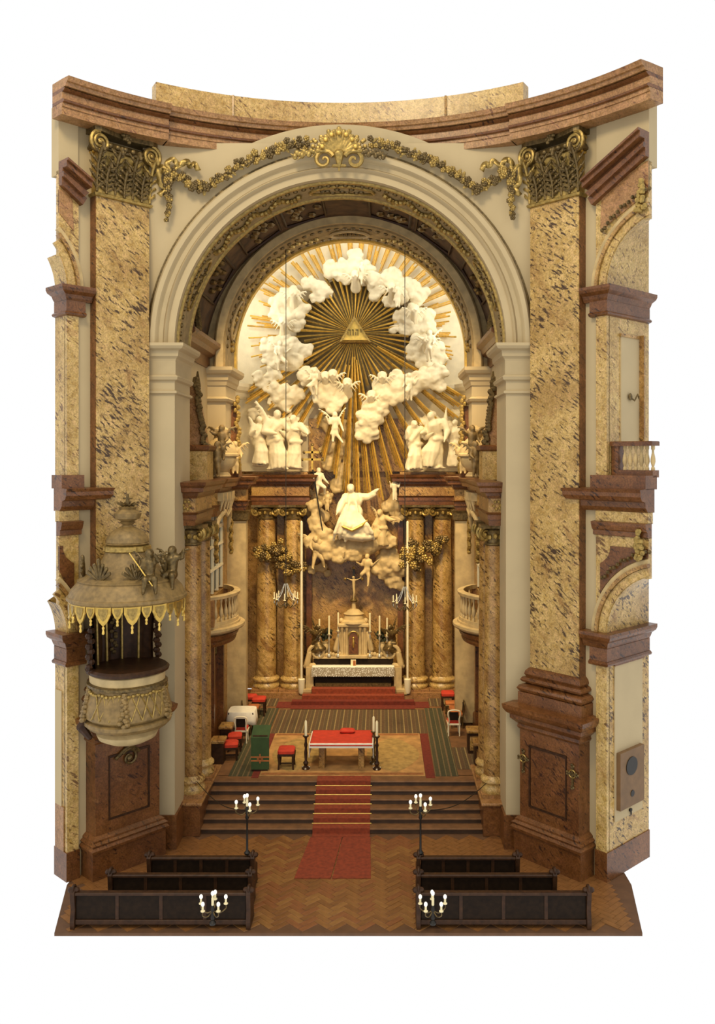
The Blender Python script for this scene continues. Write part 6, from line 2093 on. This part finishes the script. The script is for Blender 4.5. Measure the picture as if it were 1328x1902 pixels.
for i in range(12):
    a = 2 * pi * i / 12
    m.cap((pxc, pyc, 10.02), (pxc + .26 * cos(a), pyc + .26 * sin(a), 10.12 + .06 * (i % 2)), .05, .02, 5)
m.cap((pxc, pyc, 10.05), (pxc, pyc, 10.42), .07, .03)
m.cap((pxc - .1, pyc, 10.3), (pxc + .1, pyc, 10.3), .03)
m.build('finial', GDD, sb_, True)
pal = MB()
for i in range(7):
    a = R(30 + 120 * i / 6)
    L_ = .42 if i == 3 else .34
    pal.cap((0, 0, 0), (L_ * cos(a), -.04, L_ * sin(a)), .03, .045, 6)
pal_me = pal.mesh('palmette')
pal_me.materials.append(GDD)
for a in (-165, -112, -62, -12):
    r_ = 1.06
    inst('palmette', pal_me, sb_, (pxc + r_ * cos(R(a)), pyc + r_ * sin(R(a)), 7.94), (0, 0, R(a + 90)), (1.1, 1.1, 1.25))
# lambrequins round the rim
lam = {}
for big in (0, 1):
    hh = .52 if big else .36
    ww = .2 if big else .13
    m = MB()
    out = [(-ww, 0), (-ww * .95, -hh * .35), (-ww * .5, -hh * .72), (0, -hh * .9), (ww * .5, -hh * .72), (ww * .95, -hh * .35), (ww, 0)]
    m.prism(out, -.02, .02)
    me = m.mesh('lambrequin')
    me.materials.append(GO)
    m2 = MB()
    m2.ell((0, 0, -hh * .98), (.035, .035, .05), None, 7, 5)
    m2.cap((0, 0, -hh * 1.05), (0, 0, -hh * 1.22), .02, .035, 6)
    me2 = m2.mesh('tassel')
    me2.materials.append(GOP)
    m3 = MB()
    m3.prism([(a * .62, b * .62 - .05) for a, b in out], -.032, -.015)
    me3 = m3.mesh('lambrequin_panel')
    me3.materials.append(GD)
    lam[big] = (me, me2, me3)
N = 26
for i in range(N):
    a = 2 * pi * i / N
    big = i % 2
    p = (pxc + 1.42 * cos(a), pyc + 1.42 * sin(a), 7.38)
    l1 = inst('lambrequin', lam[big][0], sb_, p, (0, 0, a + pi / 2))
    for nm_, me in (('tassel', lam[big][1]), ('lambrequin_panel', lam[big][2])):
        q = bpy.data.objects.new(nm_, me)
        COL.objects.link(q)
        q.parent = l1
# cherubs on the canopy rim
for k, (a, yaw, ps, lb) in enumerate(((-48, .3, dict(hr=(-.3, -.2, .6), hl=(.1, -.2, .95), el=(.18, -.1, .8)), 'holding a staff'), (-8, -.2, dict(hl=(.3, -.05, .98), el=(.24, 0, .8), hr=(-.28, -.1, .85)), 'with raised arm'))):
    b_ = Vector((pxc + 1.2 * cos(R(a)), pyc + 1.2 * sin(R(a)), 7.85))
    m = MB()
    sit = dict(pelvis=(0, 0, .42), waist=(0, 0, .5), kl=(.1, -.22, .42), kr=(-.1, -.22, .42), fl=(.12, -.24, .12), fr=(-.14, -.26, .14))
    sit.update(ps)
    J = body(m, b_ - Vector((0, 0, .32)), 1.15, yaw, sit, False, 1.4, headr=.105)
    wing(m, J['sl'], J['sl'] + Vector((.3, .1, .25)), (0, 0, 1), .4, 4)
    wing(m, J['sr'], J['sr'] + Vector((-.3, .1, .25)), (0, 0, 1), .4, 4)
    tag(sculpt('cherub_statue', m, .03, GDD, None, 2), 'gilt bronze cherub %s sitting on the pulpit canopy' % lb, 'statue', 'cherubs on the pulpit canopy')
tag(MB().tube([(pxc + .35, pyc - 1.05, 8.65), (pxc + .95, pyc - 1.15, 7.85)], .018, 6).build('staff', GOP), 'thin pale gilt staff held by a canopy cherub', 'staff')
# pole behind the pulpit against the arch pier
tag(MB().lathe(-5.2, 24.0, [(.05, .95), (.05, 3.6), (.03, 3.64)], 10).build('standing_pole', PE, None, True), 'slim dark pole leaning on the white arch pier beside the pulpit', 'pole')

bpy.data.scenes.remove(WORK)
